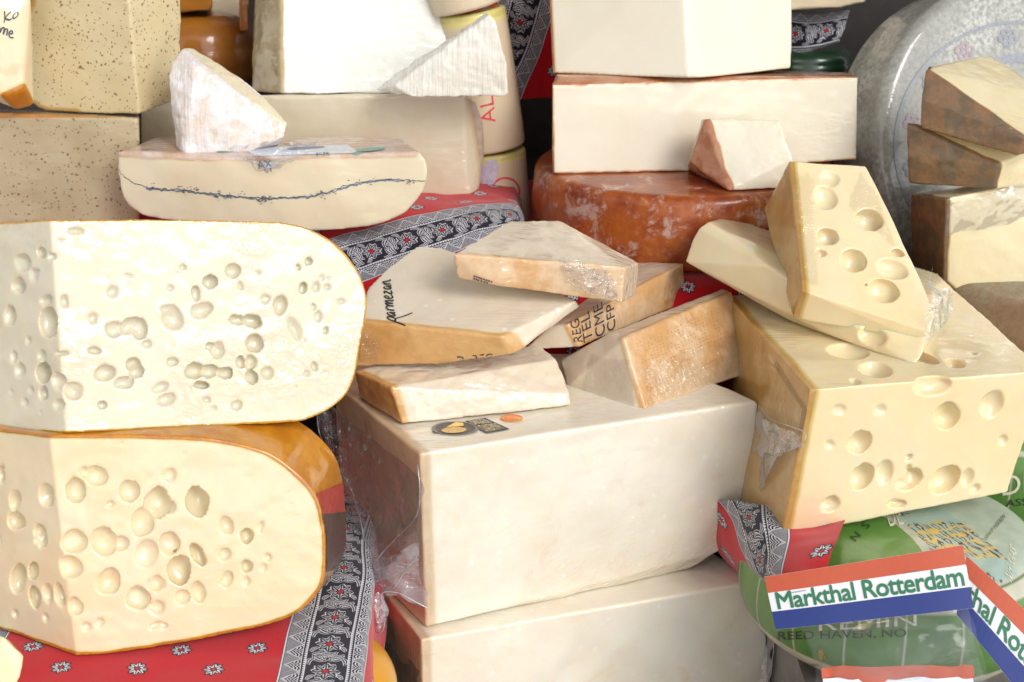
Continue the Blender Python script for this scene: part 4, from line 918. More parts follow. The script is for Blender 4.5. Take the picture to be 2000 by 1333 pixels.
BLUE = print_mat('blue_label_print', (.10, .16, .26)); TEAL = print_mat('teal_label_print', (.12, .32, .27)); PALEL = print_mat('pale_paper_label', (.62, .66, .72))
decal(tM, 'paper_label', *grid2d(16, 4), [(500, 306), (700, 300), (680, 284), (470, 290)], bM, PALEL, .0008, 'pale paper label with blue and green print')
decal(tM, 'paper_label', [(0, 0), (.35, -.6), (.6, -1.5), (.8, -.5), (1, 0), (.9, .8), (.1, .8)], [(0, 1, 2, 3, 4, 5, 6)], [(478, 312), (562, 310), (560, 296), (485, 298)], bM, PALEL, .0010)
for s_, q_, m_ in (('AX', [(505, 330), (532, 326), (530, 312), (500, 314)], BLUE), ('ST', [(520, 338), (534, 334), (532, 328), (514, 330)], BLUE), ('FR', [(618, 306), (646, 303), (646, 298), (618, 301)], BLUE)): decal(tM, 'lettering', *text2d(s_), q_, bM, m_, .0014)
for q_, m_ in (([(700, 300), (765, 292), (735, 288), (690, 294)], TEAL), ([(560, 296), (640, 290), (630, 286), (560, 290)], BLUE), ([(420, 300), (480, 296), (450, 292), (400, 294)], TEAL), ([(690, 304), (706, 302), (706, 298), (688, 300)], TEAL)): decal(tM, 'label_motif', *disc2d(16), q_, bM, m_, .0013)
film_part(tM, [[Y(440, 292, 1.885), Y(520, 280, 1.885), Y(620, 277, 1.90)], [Y(470, 308, 1.880), Y(530, 304, 1.875), Y(600, 300, 1.885)], [Y(500, 330, 1.888), Y(518, 340, 1.888), Y(560, 322, 1.890)]], 60, 40, .004, 55, 45, label='crumpled gather of film over the label')
# bloomy wedge standing on it
pts = [Z(360, 301, zM + .002), Z(482, 298, zM + .002), Z(540, 284, zM + .002), Y(556, 268, 1.925), Y(562, 243, 1.935), Y(545, 222, 1.95), Y(480, 160, 1.965), Y(378, 96, 1.975), Y(358, 97, 1.972), Y(335, 122, 1.955), Y(331, 150, 1.945), Y(333, 195, 1.935), Y(343, 285, 1.93), Y(352, 230, 1.915), Y(380, 125, 1.94), Y(372, 210, 1.912),
       Y(400, 280, 2.0), Y(540, 250, 2.0), Y(372, 110, 2.02)]
fm_ = (Y(378, 96, 1.975), Y(562, 243, 1.935), Y(548, 226, 2.0))
add_cheese('bloomy_wedge', 'white-rinded wedge standing on end on the blue-lined half wheel', 'cheese', pts, M_MOLD, Z(440, 300, zM), voxel=.0018, smooth=3, seed=43, bump=.0016, bscale=50,
   rindf=lambda V: sstep(.004, .009, np.abs(planar(V, fm_[0], nrm(*fm_)))) , pname='cut_face', rname='white_rind')

# ------------------------------------------------------------------ large block behind, white brie and the ridged triangle
zB0, zB1 = 1.222, 1.374
pts = [Y(478, 186, 2.085), Y(905, 184, 2.11), Y(930, 200, 2.13), Y(943, 240, 2.135), Y(946, 300, 2.135), Y(936, 370, 2.13), Y(915, 386, 2.11), Y(478, 386, 2.085), Y(275, 199, 2.19), Y(275, 330, 2.19), Y(900, 180, 2.3), Y(930, 330, 2.3), Y(300, 195, 2.35), Y(300, 340, 2.35), Y(690, 184, 2.09)]
rB = (Y(930, 200, 2.13), Y(946, 300, 2.135), Y(930, 330, 2.3))
add_cheese('pale_block', 'long pale cheese block with brownish right edge, under the bright white cheese', 'cheese', pts, M_BEIGE, Vector((-.14, 2.2, zB0)), voxel=.0032, smooth=4, seed=45, rindf=lambda V: near_plane(V, rB[0], rB[1], rB[2], .003, .02))
bf = Y(549, 184, 2.09)
nbr = Vector((.23, -.92, .33)).normalized(); fp = lambda x, y: PL(x, y, bf, nbr)
pts = [bf, fp(888, 182), Y(492, 178, 2.15), fp(546, -90), fp(876, -90), fp(546, -90) + Vector((-.045, .07, 0)), fp(884, 0), fp(890, 90), fp(893, 160), Y(880, 175, 2.34), Y(500, 178, 2.3), Y(870, -90, 2.42), Y(500, -90, 2.36)]
rW = (bf, Y(492, 178, 2.15), fp(546, -90))
add_cheese('white_block', 'bright white cut cheese with tan left side, wrapped in film, top left of centre', 'cheese', pts, M_BRIE, Vector((bf.x + .1, 2.2, zB1)), voxel=.003, smooth=4, seed=47, bump=.0012, rindf=facets(pts, [nrm(*rW)], .8, .002, .006))
pts = [Y(806, 190, 2.02), Y(770, 166, 2.03), Y(733, 177, 2.05), Y(780, 140, 2.075), Y(950, 26, 2.06), Y(957, 28, 2.045), Y(968, 40, 2.045), Y(990, 128, 2.035), Y(992, 184, 2.03), Y(985, 188, 2.03), Y(940, 60, 2.11), Y(980, 150, 2.10), Y(800, 175, 2.09)]
add_cheese('brie_triangle', 'flat triangular cheese with white ridged rind, leaning against the bright white block', 'cheese', pts, M_BRIEW, Z(870, 188, zB1), voxel=.0018, smooth=3, seed=49, bump=.0015, bscale=60)

# pale wrapped wheels piled at the right of it
STAMP = print_mat('red_stamp_ink', (.72, .05, .07))
def tub(label, a, b_, r, ya, seed, group):
    A_, B_ = Y(*a, ya), Y(*b_, ya); ax = (B_ - A_); H = ax.length
    V, F = lathe(A_, wheel_prof(r, H, .006, .001, 4, 12), 80, ax.normalized(), .001, seed)
    t = thing('wrapped_wheel', label, 'cheese', A_, group); h = ((V - np.array(A_)) @ np.array(ax.normalized()))
    rv = sstep(.012, .004, H - h)
    body(t, V, F, M_WRAP, rv, True, 'rind', 'yellow_edge'); return t, bvh_of(V, F)
GW = 'pale wheels in film piled behind the triangle'
tw1, bw1 = tub('lower wrapped pale wheel with a red round stamp, behind the red cloth corner', (975, 440), (962, 292), .052, 2.22, 3, GW)
tw2, bw2 = tub('middle wrapped pale wheel with red letters and a yellow upper edge, right of the triangle', (958, 288), (916, 20), .056, 2.215, 5, GW)
tw3, bw3 = tub('uppermost wrapped wheel at the photo top edge, beside the white block', (914, 16), (880, -120), .056, 2.20, 7, GW)
decal(tw2, 'red_lettering', *text2d('ALI', .03), [(968, 238), (962, 178), (935, 184), (942, 246)], bw2, STAMP)
decal(tw1, 'round_stamp', *disc2d(40, .86, rings=1), [(958, 402), (1016, 402), (1016, 346), (958, 346)], bw1, STAMP)
decal(tw1, 'red_lettering', *text2d('ITALIA', .03), [(966, 384), (1010, 384), (1008, 364), (968, 364)], bw1, STAMP)
VIOL = print_mat('mauve_paper', (.52, .48, .58)); decal(tw1, 'paper_patch', *disc2d(24), [(938, 375), (972, 360), (975, 305), (940, 318)], bw1, VIOL, .001)

# ------------------------------------------------------------------ seed-speckled cheeses, far left
pts = [Y(-120, 222, 1.96), Y(0, 220, 1.96), Y(273, 230, 1.965), Y(273, 440, 1.965), Y(-120, 440, 1.96), Y(-100, 212, 2.2), Y(268, 218, 2.2), Y(268, 430, 2.2), Y(-100, 430, 2.2)]
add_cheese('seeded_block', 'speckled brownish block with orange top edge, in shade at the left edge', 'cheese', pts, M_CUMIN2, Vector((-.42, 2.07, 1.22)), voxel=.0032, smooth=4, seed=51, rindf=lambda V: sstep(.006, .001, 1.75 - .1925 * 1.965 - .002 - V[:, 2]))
cf = Y(272, 224, 1.985)
prof = curve([(150, 221), (95, 218), (65, 205), (48, 180), (38, 140), (36, 80), (45, 40), (62, 5), (85, -30), (240, -80)], 3)
pts = [Y(x, y, 1.985 + (272 - x) * .0002) for x, y in prof] + [cf, Y(246, -60, 1.99), Y(345, 196, 2.07), Y(354, 150, 2.07), Y(352, -60, 2.08)]
pts += [off(p, .03, .12, 0) for p in pts[:28]]
rc = [Y(x, y, 1.985 + (272 - x) * .0002) for x, y in prof[:25]]; cc = np.array([(p.x, p.z) for p in rc])
def rcum(V):
    P = V[:, [0, 2]]; d = np.full(len(V), 9.0)
    for i in range(len(cc) - 1):
        a_, b__ = cc[i], cc[i + 1]; ab = b__ - a_; tt = np.clip(((P - a_) @ ab) / (ab @ ab), 0, 1); d = np.minimum(d, np.linalg.norm(P - a_ - tt[:, None] * ab, axis=1))
    return (1 - sstep(.002, .010, d)) * .62
add_cheese('seeded_wedge', 'upright rounded wedge full of seed specks, standing on the shaded speckled block', 'cheese', pts, M_CUMIN, Vector((cf.x - .05, cf.y + .07, cf.z)), voxel=.0026, smooth=4, seed=53, rindf=rcum, split=False)
pts = [Y(-90, -60, 1.93), Y(60, -20, 1.96), Y(30, 40, 1.94), Y(30, 120, 1.93), Y(48, 172, 1.93), Y(12, 190, 1.92), Y(-90, 130, 1.90), Y(35, 216, 1.945), Y(66, 206, 1.96), Y(-90, 165, 1.93), Y(62, 60, 2.0), Y(60, 175, 2.0), Y(-60, -60, 2.02)]
rl = (Y(48, 172, 1.93), Y(12, 190, 1.92), Y(35, 216, 1.945))
tl_, bl2 = add_cheese('seeded_piece', 'tilted pale piece with marker handwriting and yellow lower rind, at the upper left edge', 'cheese', pts, M_GOUDA2, Y(30, 216, 1.96), voxel=.003, smooth=3, seed=55, rindf=lambda V: near_plane(V, rl[0], rl[1], rl[2], .002, .008))
decal(tl_, 'handwriting', *strokes2d([[(.02, 1), (.10, .5), (.12, .1)], [(.5, .75), (.15, .45), (.45, .15), (.6, .2)], [(.85, .5), (.65, .35), (.75, .1), (.98, .2), (.9, .5)]], .06, 1.5), [(4, 50), (34, 36), (40, 8), (8, 22)], bl2, INK)
decal(tl_, 'handwriting', *strokes2d([[(.0, .6), (.08, .1), (.15, .6), (.28, .7), (.32, .1), (.36, .6), (.5, .7), (.55, .1)], [(.65, .4), (.85, .5), (.8, .75), (.65, .5), (.75, .1), (1, .2)]], .07, 1.5), [(-4, 66), (26, 78), (30, 58), (2, 46)], bl2, INK)

# amber rinded wheels in the dark behind
def wheel(label, c, r, h, rc_, mat, seed, group=None, tiltq=None, name='round_cheese', pn='rind'):
    V, F = lathe(c, wheel_prof(r, h, rc_, .003), 96, (tiltq or Vector((0, 0, 1))), .0012, seed)
    t = thing(name, label, 'cheese', c, group); body(t, V, F, mat, np.ones(len(V)) if mat is M_RED else None, nm=pn); return t, bvh_of(V, F)
GA = 'amber wheels in the dark background'
c = Y(405, 185, 2.42); wheel('round amber-brown wheel in the gap left of the bright white block', c, .085, .135, .05, M_AMBER, 3, GA)
c2_ = Y(386, 22, 2.36)
pts = [Y(x, y, yy) for yy in (2.36, 2.46) for x, y in ((340, 26), (414, 20), (416, -40), (340, -40))]
add_cheese('cheese_piece', 'small orange-brown piece at the photo top edge, above the round amber wheel', 'cheese', pts, M_AMBER, c2_, voxel=.004, smooth=3)
pts = [Y(x, y, yy) for yy in (2.30, 2.40) for x, y in ((468, 62), (487, 60), (488, -60), (466, -60))]
add_cheese('cheese_piece', 'narrow orange-brown piece squeezed against the left side of the bright white block', 'cheese', pts, M_AMBER, Y(477, 62, 2.35), voxel=.004, smooth=3)
pts = [Y(x, y, yy) for yy in (2.52, 2.62) for x, y in ((412, 30), (470, 40), (470, -40), (412, -40))]
add_cheese('cheese_piece', 'pale piece far back at the photo top edge, between the amber pieces', 'cheese', pts, M_WRAP, Y(440, 35, 2.56), voxel=.004, smooth=3)
pts = [Y(x, y, yy) for yy in (2.50, 2.66) for x, y in ((1012, 32), (1080, 36), (1080, -60), (990, -60))]
add_cheese('cheese_piece', 'yellow waxed cheese in the dark at the photo top edge, left of the tallest cheese', 'cheese', pts, M_YEL, Y(1040, 34, 2.56), voxel=.004, smooth=3, pname='wax')

# ------------------------------------------------------------------ right rear: wheel, two blocks, small wedge
zr0, zr1 = 1.158, 1.268
wc = Vector((.262, 2.125, zr0)); tr_, br_ = wheel('large orange-red wheel with floury patches, under the two pale blocks', wc, .228, zr1 - zr0, .016, M_RED, 9)
a1, a2_, a3 = Z(1079, 342, zr1), Z(1671, 312, zr1 + .0), Z(1600, 300, zr1)
yb = a1.y
r0, nR0 = Y(1079, 341, yb), nrm(Y(1079, 341, yb), Y(1672, 312, yb + .05), Y(1079, 165, yb + .008)); rp = lambda x, y: PL(x, y, r0, nR0)
pts = [r0, rp(1078, 165), Y(1100, 150, yb + .03), rp(1250, 163), rp(1600, 160), rp(1676, 150), rp(1672, 312), rp(1400, 334), Y(1085, 145, yb + .05), Y(1520, 138, 2.30), Y(1660, 142, 2.16), Y(1110, 143, 2.30), Vector((-.0 + Y(1079, 341, yb).x + .02, 2.30, zr1)), Y(1650, 300, 2.25)]
zt2 = Y(1300, 158, yb).z
nfr = nrm(Y(1079, 341, yb), Y(1400, 335, yb), Y(1250, 170, yb))
def rrac(V):
    top_ = sstep(.004, .0, zt2 - .0005 - V[:, 2] + fbm(V, 25, 5) * .003); lf = 1 - sstep(.001, .007, np.abs(V[:, 0] - Y(1078, 250, yb).x) + fbm(V, 40, 2) * .001)
    bt = sstep(.004, .0015, V[:, 2] - zr1)
    return np.clip(np.maximum(np.maximum(top_, lf), bt * .8), 0, 1)
add_cheese('raclette_block', 'long pale block with reddish rind edges, resting on the orange-red wheel', 'cheese', pts, M_RAC, Vector((.25, 2.15, zr1)), voxel=.0028, smooth=3, seed=61, rindf=facets(pts, [Vector((0, 0, 1)), Vector((-1, 0, 0)), Vector((0, 0, -1))], .8, .0008, .0034, 1.0, .0010), bump=.0007, bscale=14)
zz = zt2 + .001
e0 = Y(1345, 153, yb + .005)
pts = [e0, Y(1079, 144, yb + .07), Y(1396, 151, yb + .028), Y(1545, 134, yb + .10), Y(1331, -90, yb + .05), Y(1068, -90, yb + .13), Y(1417, -90, yb + .085), Y(1548, -90, yb + .17), Y(1110, 135, 2.38), Y(1500, 125, 2.38), Y(1110, -90, 2.42), Y(1500, -90, 2.42)]
rT = (Y(1079, 144, yb + .07), Y(1068, -90, yb + .13), Y(1110, 135, 2.38))
add_cheese('raclette_block', 'tall pale cut cheese on top of the long pale block with reddish edges', 'cheese', pts, M_RAC, Vector((.27, 2.2, zz)), voxel=.003, smooth=3, seed=63, bump=.0006, bscale=14, rindf=lambda V: np.maximum(near_plane(V, *rT, .001, .008), sstep(.004, .001, V[:, 2] - zz + .003)))
pts = [Z(1424, 372, zr1 + .002), Z(1343, 332, zr1 + .002), Y(1345, 315, 1.99), Y(1370, 234, 2.01), Y(1376, 233, 1.985), Y(1521, 235, 1.975), Y(1534, 280, 1.955), Y(1548, 312, 1.945), Z(1560, 368, zr1 + .002), Y(1500, 240, 2.03), Y(1400, 240, 2.03), Y(1540, 330, 2.03), Z(1400, 345, zr1 + .002)]
rS = (Y(1376, 233, 1.985), Z(1424, 372, zr1 + .002), Z(1343, 332, zr1 + .002))
add_cheese('small_wedge', 'small pale wedge with brown rind, sitting on the orange-red wheel', 'cheese', pts, M_RAC, Z(1450, 365, zr1), voxel=.0018, smooth=3, seed=65, bump=.0012, bscale=40, rindf=facets(pts, [nrm(*rS)], .7, .003, .006))
# pale pieces at the top right corner, seen over the cloth
pts = [Y(x, y, yy) for yy in (2.40, 2.58) for x, y in ((1540, 20), (1640, 16), (1690, 4), (1700, -60), (1540, -60))]
add_cheese('cheese_piece', 'yellowish wrapped piece at the photo top edge, right of the tallest cheese', 'cheese', pts, M_WRAP, Y(1610, 18, 2.45), voxel=.004, smooth=3)
cg = Y(1572, 160, 2.50); wheel('dark green round cheese in shadow, in the gap before the grey mottled wheel', cg, .08, .06, .02, plain('dark_green_wax', (.012, .05, .022), .3, .5), 4)
# strip of cloth behind
ctrl = [[Y(1535, 22, 2.50), Y(1590, 30, 2.48), Y(1660, 22, 2.48)], [Y(1535, 60, 2.47), Y(1590, 66, 2.44), Y(1650, 50, 2.45)], [Y(1535, 112, 2.46), Y(1590, 90, 2.43), Y(1640, 76, 2.44)], [Y(1535, 122, 2.46), Y(1590, 98, 2.44), Y(1640, 82, 2.45)]]
cloth('dark floral strip of cotton cloth at the top, left of the huge grey wheel', ctrl, 60, 40, lambda s, t: (t + .155, s), amp=.002, seed=29)

# big grey wheel standing on edge
ctr = Y(1975, 285, 2.26); ax = Vector((.40, -.86, .26)).normalized()
rG = 318 * 2.30 / FPX
V, F = lathe(ctr - ax * .13, wheel_prof(rG, .13, .02, .002, 8, 20), 128, ax, .001, 5)
tG = thing('grey_wheel', 'huge grey mottled wheel standing on edge with faint printed pattern, top right', 'cheese', off(ctr, 0, 0, -rG)); body(tG, V, F, M_GREY, nm='rind'); bG = bvh_of(V, F)
FAINT = print_mat('faint_grey_print', (.26, .27, .31)); FAINT2 = print_mat('faint_mauve_print', (.34, .27, .30))
def ring(cx, cy, rx, ry, w, mat, nm): decal(tG, nm, *disc2d(48, 1 - w, rings=1), [(cx - rx, cy + ry), (cx + rx, cy + ry), (cx + rx, cy - ry), (cx - rx, cy - ry)], bG, mat, .0009)
ring(1990, 285, 245, 245, .03, FAINT, 'printed_ring'); ring(1990, 285, 180, 180, .10, FAINT, 'printed_ring')
for an in range(0, 360, 24):
    a_ = R(an); fx, fy = 1990 + 212 * math.cos(a_), 285 - 212 * math.sin(a_)
    for k in range(5):
        g = a_ + k * 2 * math.pi / 5; ring_ = (fx + 11 * math.cos(g), fy + 11 * math.sin(g)); decal(tG, 'printed_flower', *disc2d(10, .35, rings=1), [(ring_[0] - 9, ring_[1] + 9), (ring_[0] + 9, ring_[1] + 9), (ring_[0] + 9, ring_[1] - 9), (ring_[0] - 9, ring_[1] - 9)], bG, FAINT2 if (an // 24) % 2 else FAINT, .0009)

# ------------------------------------------------------------------ brown-rinded pieces, right edge
GM = 'brown-rinded pieces stacked at the right edge'
zq = 1.155
pts = [Y(1848, 388, 1.94), Y(2060, 345, 1.97), Y(1842, 552, 1.945), Y(1870, 578, 1.945), Y(2060, 575, 1.96), Y(1778, 378, 2.03), Y(1782, 520, 2.03), Y(2050, 335, 2.15), Y(1840, 360, 2.15), Y(2050, 545, 2.15), Y(1830, 540, 2.15)]
rM = (pts[0], pts[5], pts[3])
t, _ = add_cheese('brown_rind_piece', 'lowest of the three brown-rinded pieces, thick cut cheese with shiny film', 'cheese', pts, M_MOSS, Y(1950, 575, 2.03), voxel=.0024, smooth=4, seed=71, group=GM, rindf=facets(pts, [nrm(*rM), Vector((-1, 0, 0))], .6, .003, .009))
film_part(t, [[Y(1850, 400, 1.93), Y(1950, 372, 1.94), Y(2040, 350, 1.95)], [Y(1850, 430, 1.93), Y(1950, 410, 1.935), Y(2040, 380, 1.945)], [Y(1846, 460, 1.935), Y(1950, 440, 1.945), Y(2040, 410, 1.955)]], 60, 30, .003, 50, 51, label='creased film along its top edge')
pts = [Y(1771, 240, 1.99), Y(1772, 300, 1.985), Y(1775, 358, 1.985), Y(1940, 370, 1.93), Y(1947, 325, 1.93), Y(1785, 238, 2.02), Y(1950, 250, 2.12), Y(2060, 275, 1.98), Y(2060, 360, 1.98), Y(1949, 322, 1.925), Y(1790, 340, 2.12)]
rM2 = (pts[0], pts[2], pts[3])
add_cheese('brown_rind_piece', 'middle of the three brown-rinded pieces, flat wedge', 'cheese', pts, M_MOSS, Y(1880, 365, 2.0), voxel=.0024, smooth=3, seed=73, group=GM, rindf=facets(pts, [nrm(*rM2), Vector((-1, 0, 0))], .6, .003, .008))
pts = [Y(1808, 136, 1.98), Y(1800, 190, 1.965), Y(1797, 238, 1.965), Y(1800, 252, 1.96), Y(1985, 304, 1.90), Y(1998, 268, 1.895), Y(2040, 290, 1.90), Y(1812, 130, 2.0), Y(1926, 108, 2.08), Y(1950, 118, 2.08), Y(2060, 190, 2.0), Y(2060, 250, 1.96), Y(2040, 260, 2.06), Y(1830, 240, 2.08)]
rM3 = (pts[0], pts[2], pts[4])
add_cheese('brown_rind_piece', 'topmost of the three brown-rinded pieces, tilted wedge with shiny yellow cut top', 'cheese', pts, M_MOSS, Y(1900, 270, 1.99), voxel=.0024, smooth=3, seed=75, group=GM, rindf=facets(pts, [nrm(*rM3), Vector((-1, 0, 0)), Vector((-.3, -.8, -.5)).normalized()], .7, .003, .008))
V, F = lathe(Vector((.86, 2.02, .96)), wheel_prof(.26, .17, .05), 96, Vector((0, 0, 1)), .002, 8); t = thing('mottled_wheel', 'greenish brown mottled wheel below the three brown-rinded pieces, at the right edge', 'cheese', (.86, 2.02, .96)); body(t, V, F, M_OLIVE, nm='rind')

# ------------------------------------------------------------------ green-labelled round cheeses
def label_mat():
    m, nt, p = newmat('green_paper_label'); b = NB(nt); at = b.n('ShaderNodeVertexColor'); at.layer_name = 'print'
    co = b.n('ShaderNodeTexCoord').outputs['Object']; n = b.mapr(b.noise(co, 40, 4, .6), .3, .7, .88, 1.05)
    x = b.n('ShaderNodeVectorMath', operation='SCALE'); b.l(at.outputs[0], x.inputs[0]); b.l(n, x.inputs['Scale']); b.l(x.outputs[0], p.inputs['Base Color'])
    p.inputs['Roughness'].default_value = .45; p.inputs['Coat Weight'].default_value = .6; p.inputs['Coat Roughness'].default_value = .12
    b.l(b.bump(b.noise(b.mapping(co, sc=(1, 1, .3)), 30, 4, .6, 1.0), .3, .004), p.inputs['Coat Normal'])
    b.l(b.bump(b.noise(co, 26, 3, .6, 1.2), .25, .004), p.inputs['Normal']); return m
M_LABEL = label_mat()
GREEN = np.array((.10, .24, .04)); PALE = np.array((.44, .52, .42)); CRM = np.array((.52, .50, .39)); AQUA = np.array((.36, .48, .42)); WAXC = np.array((.62, .56, .40)); BLKC = np.array((.015, .015, .015)); TOWN = np.array((.66, .46, .12))
def green_wheel(label, c, r, h, seed, rot=0.0):
    prof = [(1e-4, 0)] + [(r * .55 * i / 6, .0005 * i) for i in range(1, 7)]
    n = 70
    for i in range(n + 1):
        a = -math.pi / 2 + math.pi * i / n
        ca, sa = abs(math.cos(a)) ** .75, math.copysign(abs(math.sin(a)) ** .85, math.sin(a)); prof.append((r * .55 + r * .45 * ca, h / 2 + h / 2 * sa))
    m_ = 60
    for i in range(1, m_): prof.append((r * .55 * (1 - i / m_) + 1e-4, h + .003 * math.sin(i / m_ * 1.5)))
    V, F = lathe(c, prof, 520, Vector((0, 0, 1)), .0, seed)
    t = thing('labelled_wheel', label, 'cheese', c, 'round cheeses with green paper labels')
    P = V - np.array(c); rr = np.hypot(P[:, 0], P[:, 1]); th = np.arctan2(P[:, 1], P[:, 0]) + rot; zz_ = P[:, 2]
    Cc = np.tile(WAXC, (len(V), 1)) * (1 + .06 * fbm(V, 30, 3)[:, None])
    def put(m, cc_): Cc[m] = cc_
    side_ = (zz_ > h * .25) & (zz_ < h * .80); put(side_, GREEN)
    put(side_ & (((th * 180 / math.pi) % 20) < .7), CRM)
    up = zz_ >= h * .80; put(up, CRM); put(up & (rr < r * .86), PALE)
    # green lens in the left half of the top label, town sketch at its right
    lx, ly = P[:, 0] * math.cos(rot) - P[:, 1] * math.sin(rot), P[:, 0] * math.sin(rot) + P[:, 1] * math.cos(rot)
    e = np.hypot((lx + r * .62) / (r * .66), (ly + r * .55) / (r * .85))
    put(up & (e < 1.05) & (rr < r * .93), CRM); put(up & (e < 1.0) & (rr < r * .93), GREEN)
    put(up & (np.abs(rr - r * .88) < r * .008), GREEN * .6)
    tw = up & (rr < r * .86) & (lx > r * .0) & (lx + .35 * ly < r * .36) & (e > 1.08)
    put(tw, AQUA)
    s = fbm(V, 60, 11, 3); g1 = np.sin((lx * 1.2 + ly * .5) * 2 * math.pi / .014 + s * 2.5); g2 = np.sin((ly - lx * .35) * 2 * math.pi / .019 + fbm(V, 90, 5) * 3)
    cl = fbm(V, 28, 21, 2) > -.25
    put(tw & cl & (g1 > -.1), BLKC); put(tw & cl & (g2 > .35) & (s > -.25), TOWN); put(tw & cl & (g1 > .75) & (g2 < .1), CRM)
    parts = body(t, V, F, M_LABEL, None, nm='label_wrap', extra={'print': np.concatenate([Cc, np.ones((len(V), 1))], 1)})
    return t, bvh_of(V, F)
gc = Vector((.470, 1.560, .801))
tg, bg_ = green_wheel('round cheese in green printed label, beneath the big holed block and behind the name cards', gc, .188, .153, 3, 0.0)
DK = print_mat('dark_green_ink', (.010, .03, .018)); CRMP = print_mat('cream_ink', (.66, .64, .50)); CR2 = print_mat('small_print_ink', (.10, .10, .08))
for s_, q_, m_ in (('DE', [(1738, 1030), (1766, 1026), (1752, 986), (1726, 992)], CRMP), ('N  S', [(1672, 1060), (1700, 1028), (1688, 1020), (1660, 1050)], DK),
                 ('REED HAVEN, NO', [(1520, 1252), (1770, 1246), (1770, 1228), (1520, 1234)], DK), ('REMIN', [(1600, 1232), (1790, 1222), (1790, 1200), (1600, 1206)], CRMP),
                 ('N.H. KAAS', [(1975, 1140), (1985, 1080), (1972, 1062), (1962, 1120)], CRMP), ('postbus 251, Heerenveen', [(1512, 1298), (1600, 1304), (1600, 1294), (1512, 1288)], CR2), ('Kaasfabriek De Vrije Zuivel', [(1512, 1308), (1604, 1314), (1604, 1306), (1512, 1300)], CR2),
                 ('1016 P HEEREN', [(1926, 1056), (1964, 1012), (1960, 1004), (1922, 1050)], CR2)):
    decal(tg, 'lettering', *text2d(s_, .015), q_, bg_, m_, .0010)
gc2 = Vector((.735, 1.90, .80))
tg2, bg2 = green_wheel('second green-labelled round cheese, mostly hidden at the right edge', gc2, .175, .19, 9, -1.2)
for s_, q_, m_ in (('DE', [(1958, 968), (2022, 960), (2022, 922), (1958, 930)], CRMP), ('ASSEN', [(1965, 990), (2040, 984), (2040, 970), (1965, 976)], DK)): decal(tg2, 'lettering', *text2d(s_, .02), q_, bg2, m_, .001)

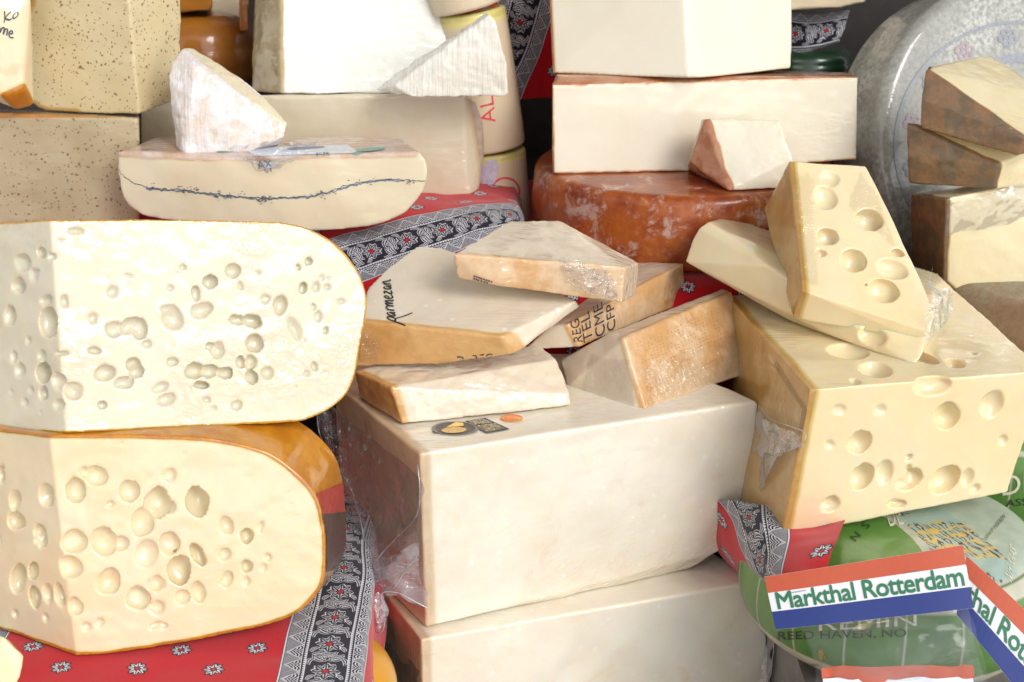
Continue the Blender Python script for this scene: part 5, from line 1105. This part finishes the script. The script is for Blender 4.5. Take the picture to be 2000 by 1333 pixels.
# ------------------------------------------------------------------ pouches with printed header cards
CARDW = print_mat('card_white', (.80, .80, .83), .45, .3, 1.03); CARDO = print_mat('card_orange', (.52, .085, .03), .45, .3, 1.06); CARDB = print_mat('card_blue', (.006, .026, .19), .45, .3, 1.06); CARDG = print_mat('card_green', (.015, .17, .075), .45, .3, 1.05); WIRE = plain('staple_wire', (.45, .42, .36), .3, metal=1.0)
def header(label, corners, y, txt_q, txt, staples):
    """corners: bl, br, tr, tl with depth"""
    q_ = [Y(*c_, yy) for c_, yy in zip(corners, y)]; cen = sum(q_, Vector()) / 4
    t = thing('header_card_pouch', label, 'pouch', (q_[0] + q_[1]) / 2, 'clear pouches with striped header cards')
    n = nrm(q_[0], q_[1], q_[2])
    def S(u, v, l=0.0): 
        bow = .0045 * math.sin(u * math.pi) + .0010 * math.sin(u * 9)
        return (q_[0] * (1 - u) + q_[1] * u) * (1 - v) + (q_[3] * (1 - u) + q_[2] * u) * v + n * (bow + l)
    def strip(nm, v0, v1, mat, l, th=.0006, par=None):
        V = []; F = []; N_ = 24
        for k in (0, 1):
            for j in (0, 1):
                for i in range(N_ + 1): V.append(S(i / N_, v1 if j else v0, l - (th if k else 0)))
        M = N_ + 1
        for i in range(N_):
            F += [(i, i + 1, M + i + 1, M + i), (2 * M + i, 3 * M + i, 3 * M + i + 1, 2 * M + i + 1), (i, 2 * M + i, 2 * M + i + 1, i + 1), (M + i, M + i + 1, 3 * M + i + 1, 3 * M + i)]
        F += [(0, M, 3 * M, 2 * M), (N_, 2 * M + N_, 3 * M + N_, M + N_)]
        return mk(nm, V, F, mat, par or t, smooth=False)
    card = strip('card', 0, 1, CARDW, 0, .0012); strip('orange_stripe', .69, .998, CARDO, .0003, .0002, card); strip('blue_stripe', .002, .335, CARDB, .0003, .0002, card)
    V2, F2 = text2d(txt, .006, .93); u0, u1, v0, v1 = txt_q
    Vt = []; Ft = []
    for kk, (sx, sy) in enumerate(((0, 0), (.0035, 0), (.0018, .02))):     # heavier strokes
        Ft += [[i + len(Vt) for i in f] for f in F2]; Vt += [S(u0 + sx + (u1 - u0) * a_, v0 + sy + (v1 - v0) * b__, .0008 + kk * .00012) for a_, b__ in V2]
    mk('lettering', Vt, Ft, CARDG, card, smooth=False)
    for (u, v) in staples:
        A_, B_ = S(u, v, .0006), S(u + .075, v + .005, .0006); d_ = (B_ - A_).normalized(); up_ = n.cross(d_)
        V = []; 
        for P_ in (A_, B_):
            for k in range(6): a_ = k * math.pi / 3; V.append(P_ + (n * math.cos(a_) + up_ * math.sin(a_)) * .00045 + n * .0003)
        mk('staple', V, [(k, (k + 1) % 6, 6 + (k + 1) % 6, 6 + k) for k in range(6)] + [tuple(range(6)), tuple(range(6, 12))], WIRE, card)
    return t, S
# tape-like strips and clear film of the front pouch; contents with a red strip below
t, S = header('clear pouch whose card reads Markthal Rotterdam, standing before the green-labelled cheese', [(1515, 1230), (1902, 1188), (1880, 1065), (1493, 1127)], (1.335, 1.305, 1.335, 1.365), (.035, .975, .36, .665), 'Markthal Rotterdam', ((.12, .64), (.70, .70)))
rows = [[Y(1560, 1224, 1.340), Y(1660, 1212, 1.335), Y(1780, 1200, 1.325), Y(1895, 1188, 1.312)], [Y(1580, 1260, 1.325), Y(1670, 1250, 1.310), Y(1790, 1240, 1.300), Y(1905, 1230, 1.300)], [Y(1595, 1300, 1.315), Y(1680, 1290, 1.290), Y(1800, 1285, 1.285), Y(1915, 1285, 1.290)], [Y(1605, 1380, 1.300), Y(1690, 1380, 1.275), Y(1810, 1380, 1.270), Y(1945, 1380, 1.280)]]
film_part(t, rows, 90, 80, .0035, 22, 61, CLEAR, 'pouch_film')
rows = [[p + Vector((0, .018, 0)) for p in r] for r in rows]; film_part(t, rows, 60, 60, .003, 22, 63, CLEAR, 'pouch_film')
V = [Y(1603, 1305, 1.305), Y(1900, 1300, 1.295), Y(1905, 1345, 1.285), Y(1606, 1350, 1.295)]
film_part(t, [[V[0], (V[0] + V[1]) / 2, V[1]], [V[3], (V[3] + V[2]) / 2, V[2]]], 30, 6, .002, 40, 65, CARDO, 'red_strip')
V = [Y(1606, 1328, 1.298), Y(1900, 1324, 1.290), Y(1905, 1380, 1.275), Y(1608, 1380, 1.280)]
film_part(t, [[V[0], (V[0] + V[1]) / 2, V[1]], [V[3], (V[3] + V[2]) / 2, V[2]]], 30, 6, .002, 40, 67, CARDW, 'white_strip')
t, S = header('second clear pouch with a steeply tilted striped card, cut off by the right edge', [(1868, 1200), (2060, 1442), (2160, 1340), (1888, 1086)], (1.33, 1.26, 1.28, 1.35), (-.02, .98, .36, .66), 'kthal Rotterdam', ())
#END
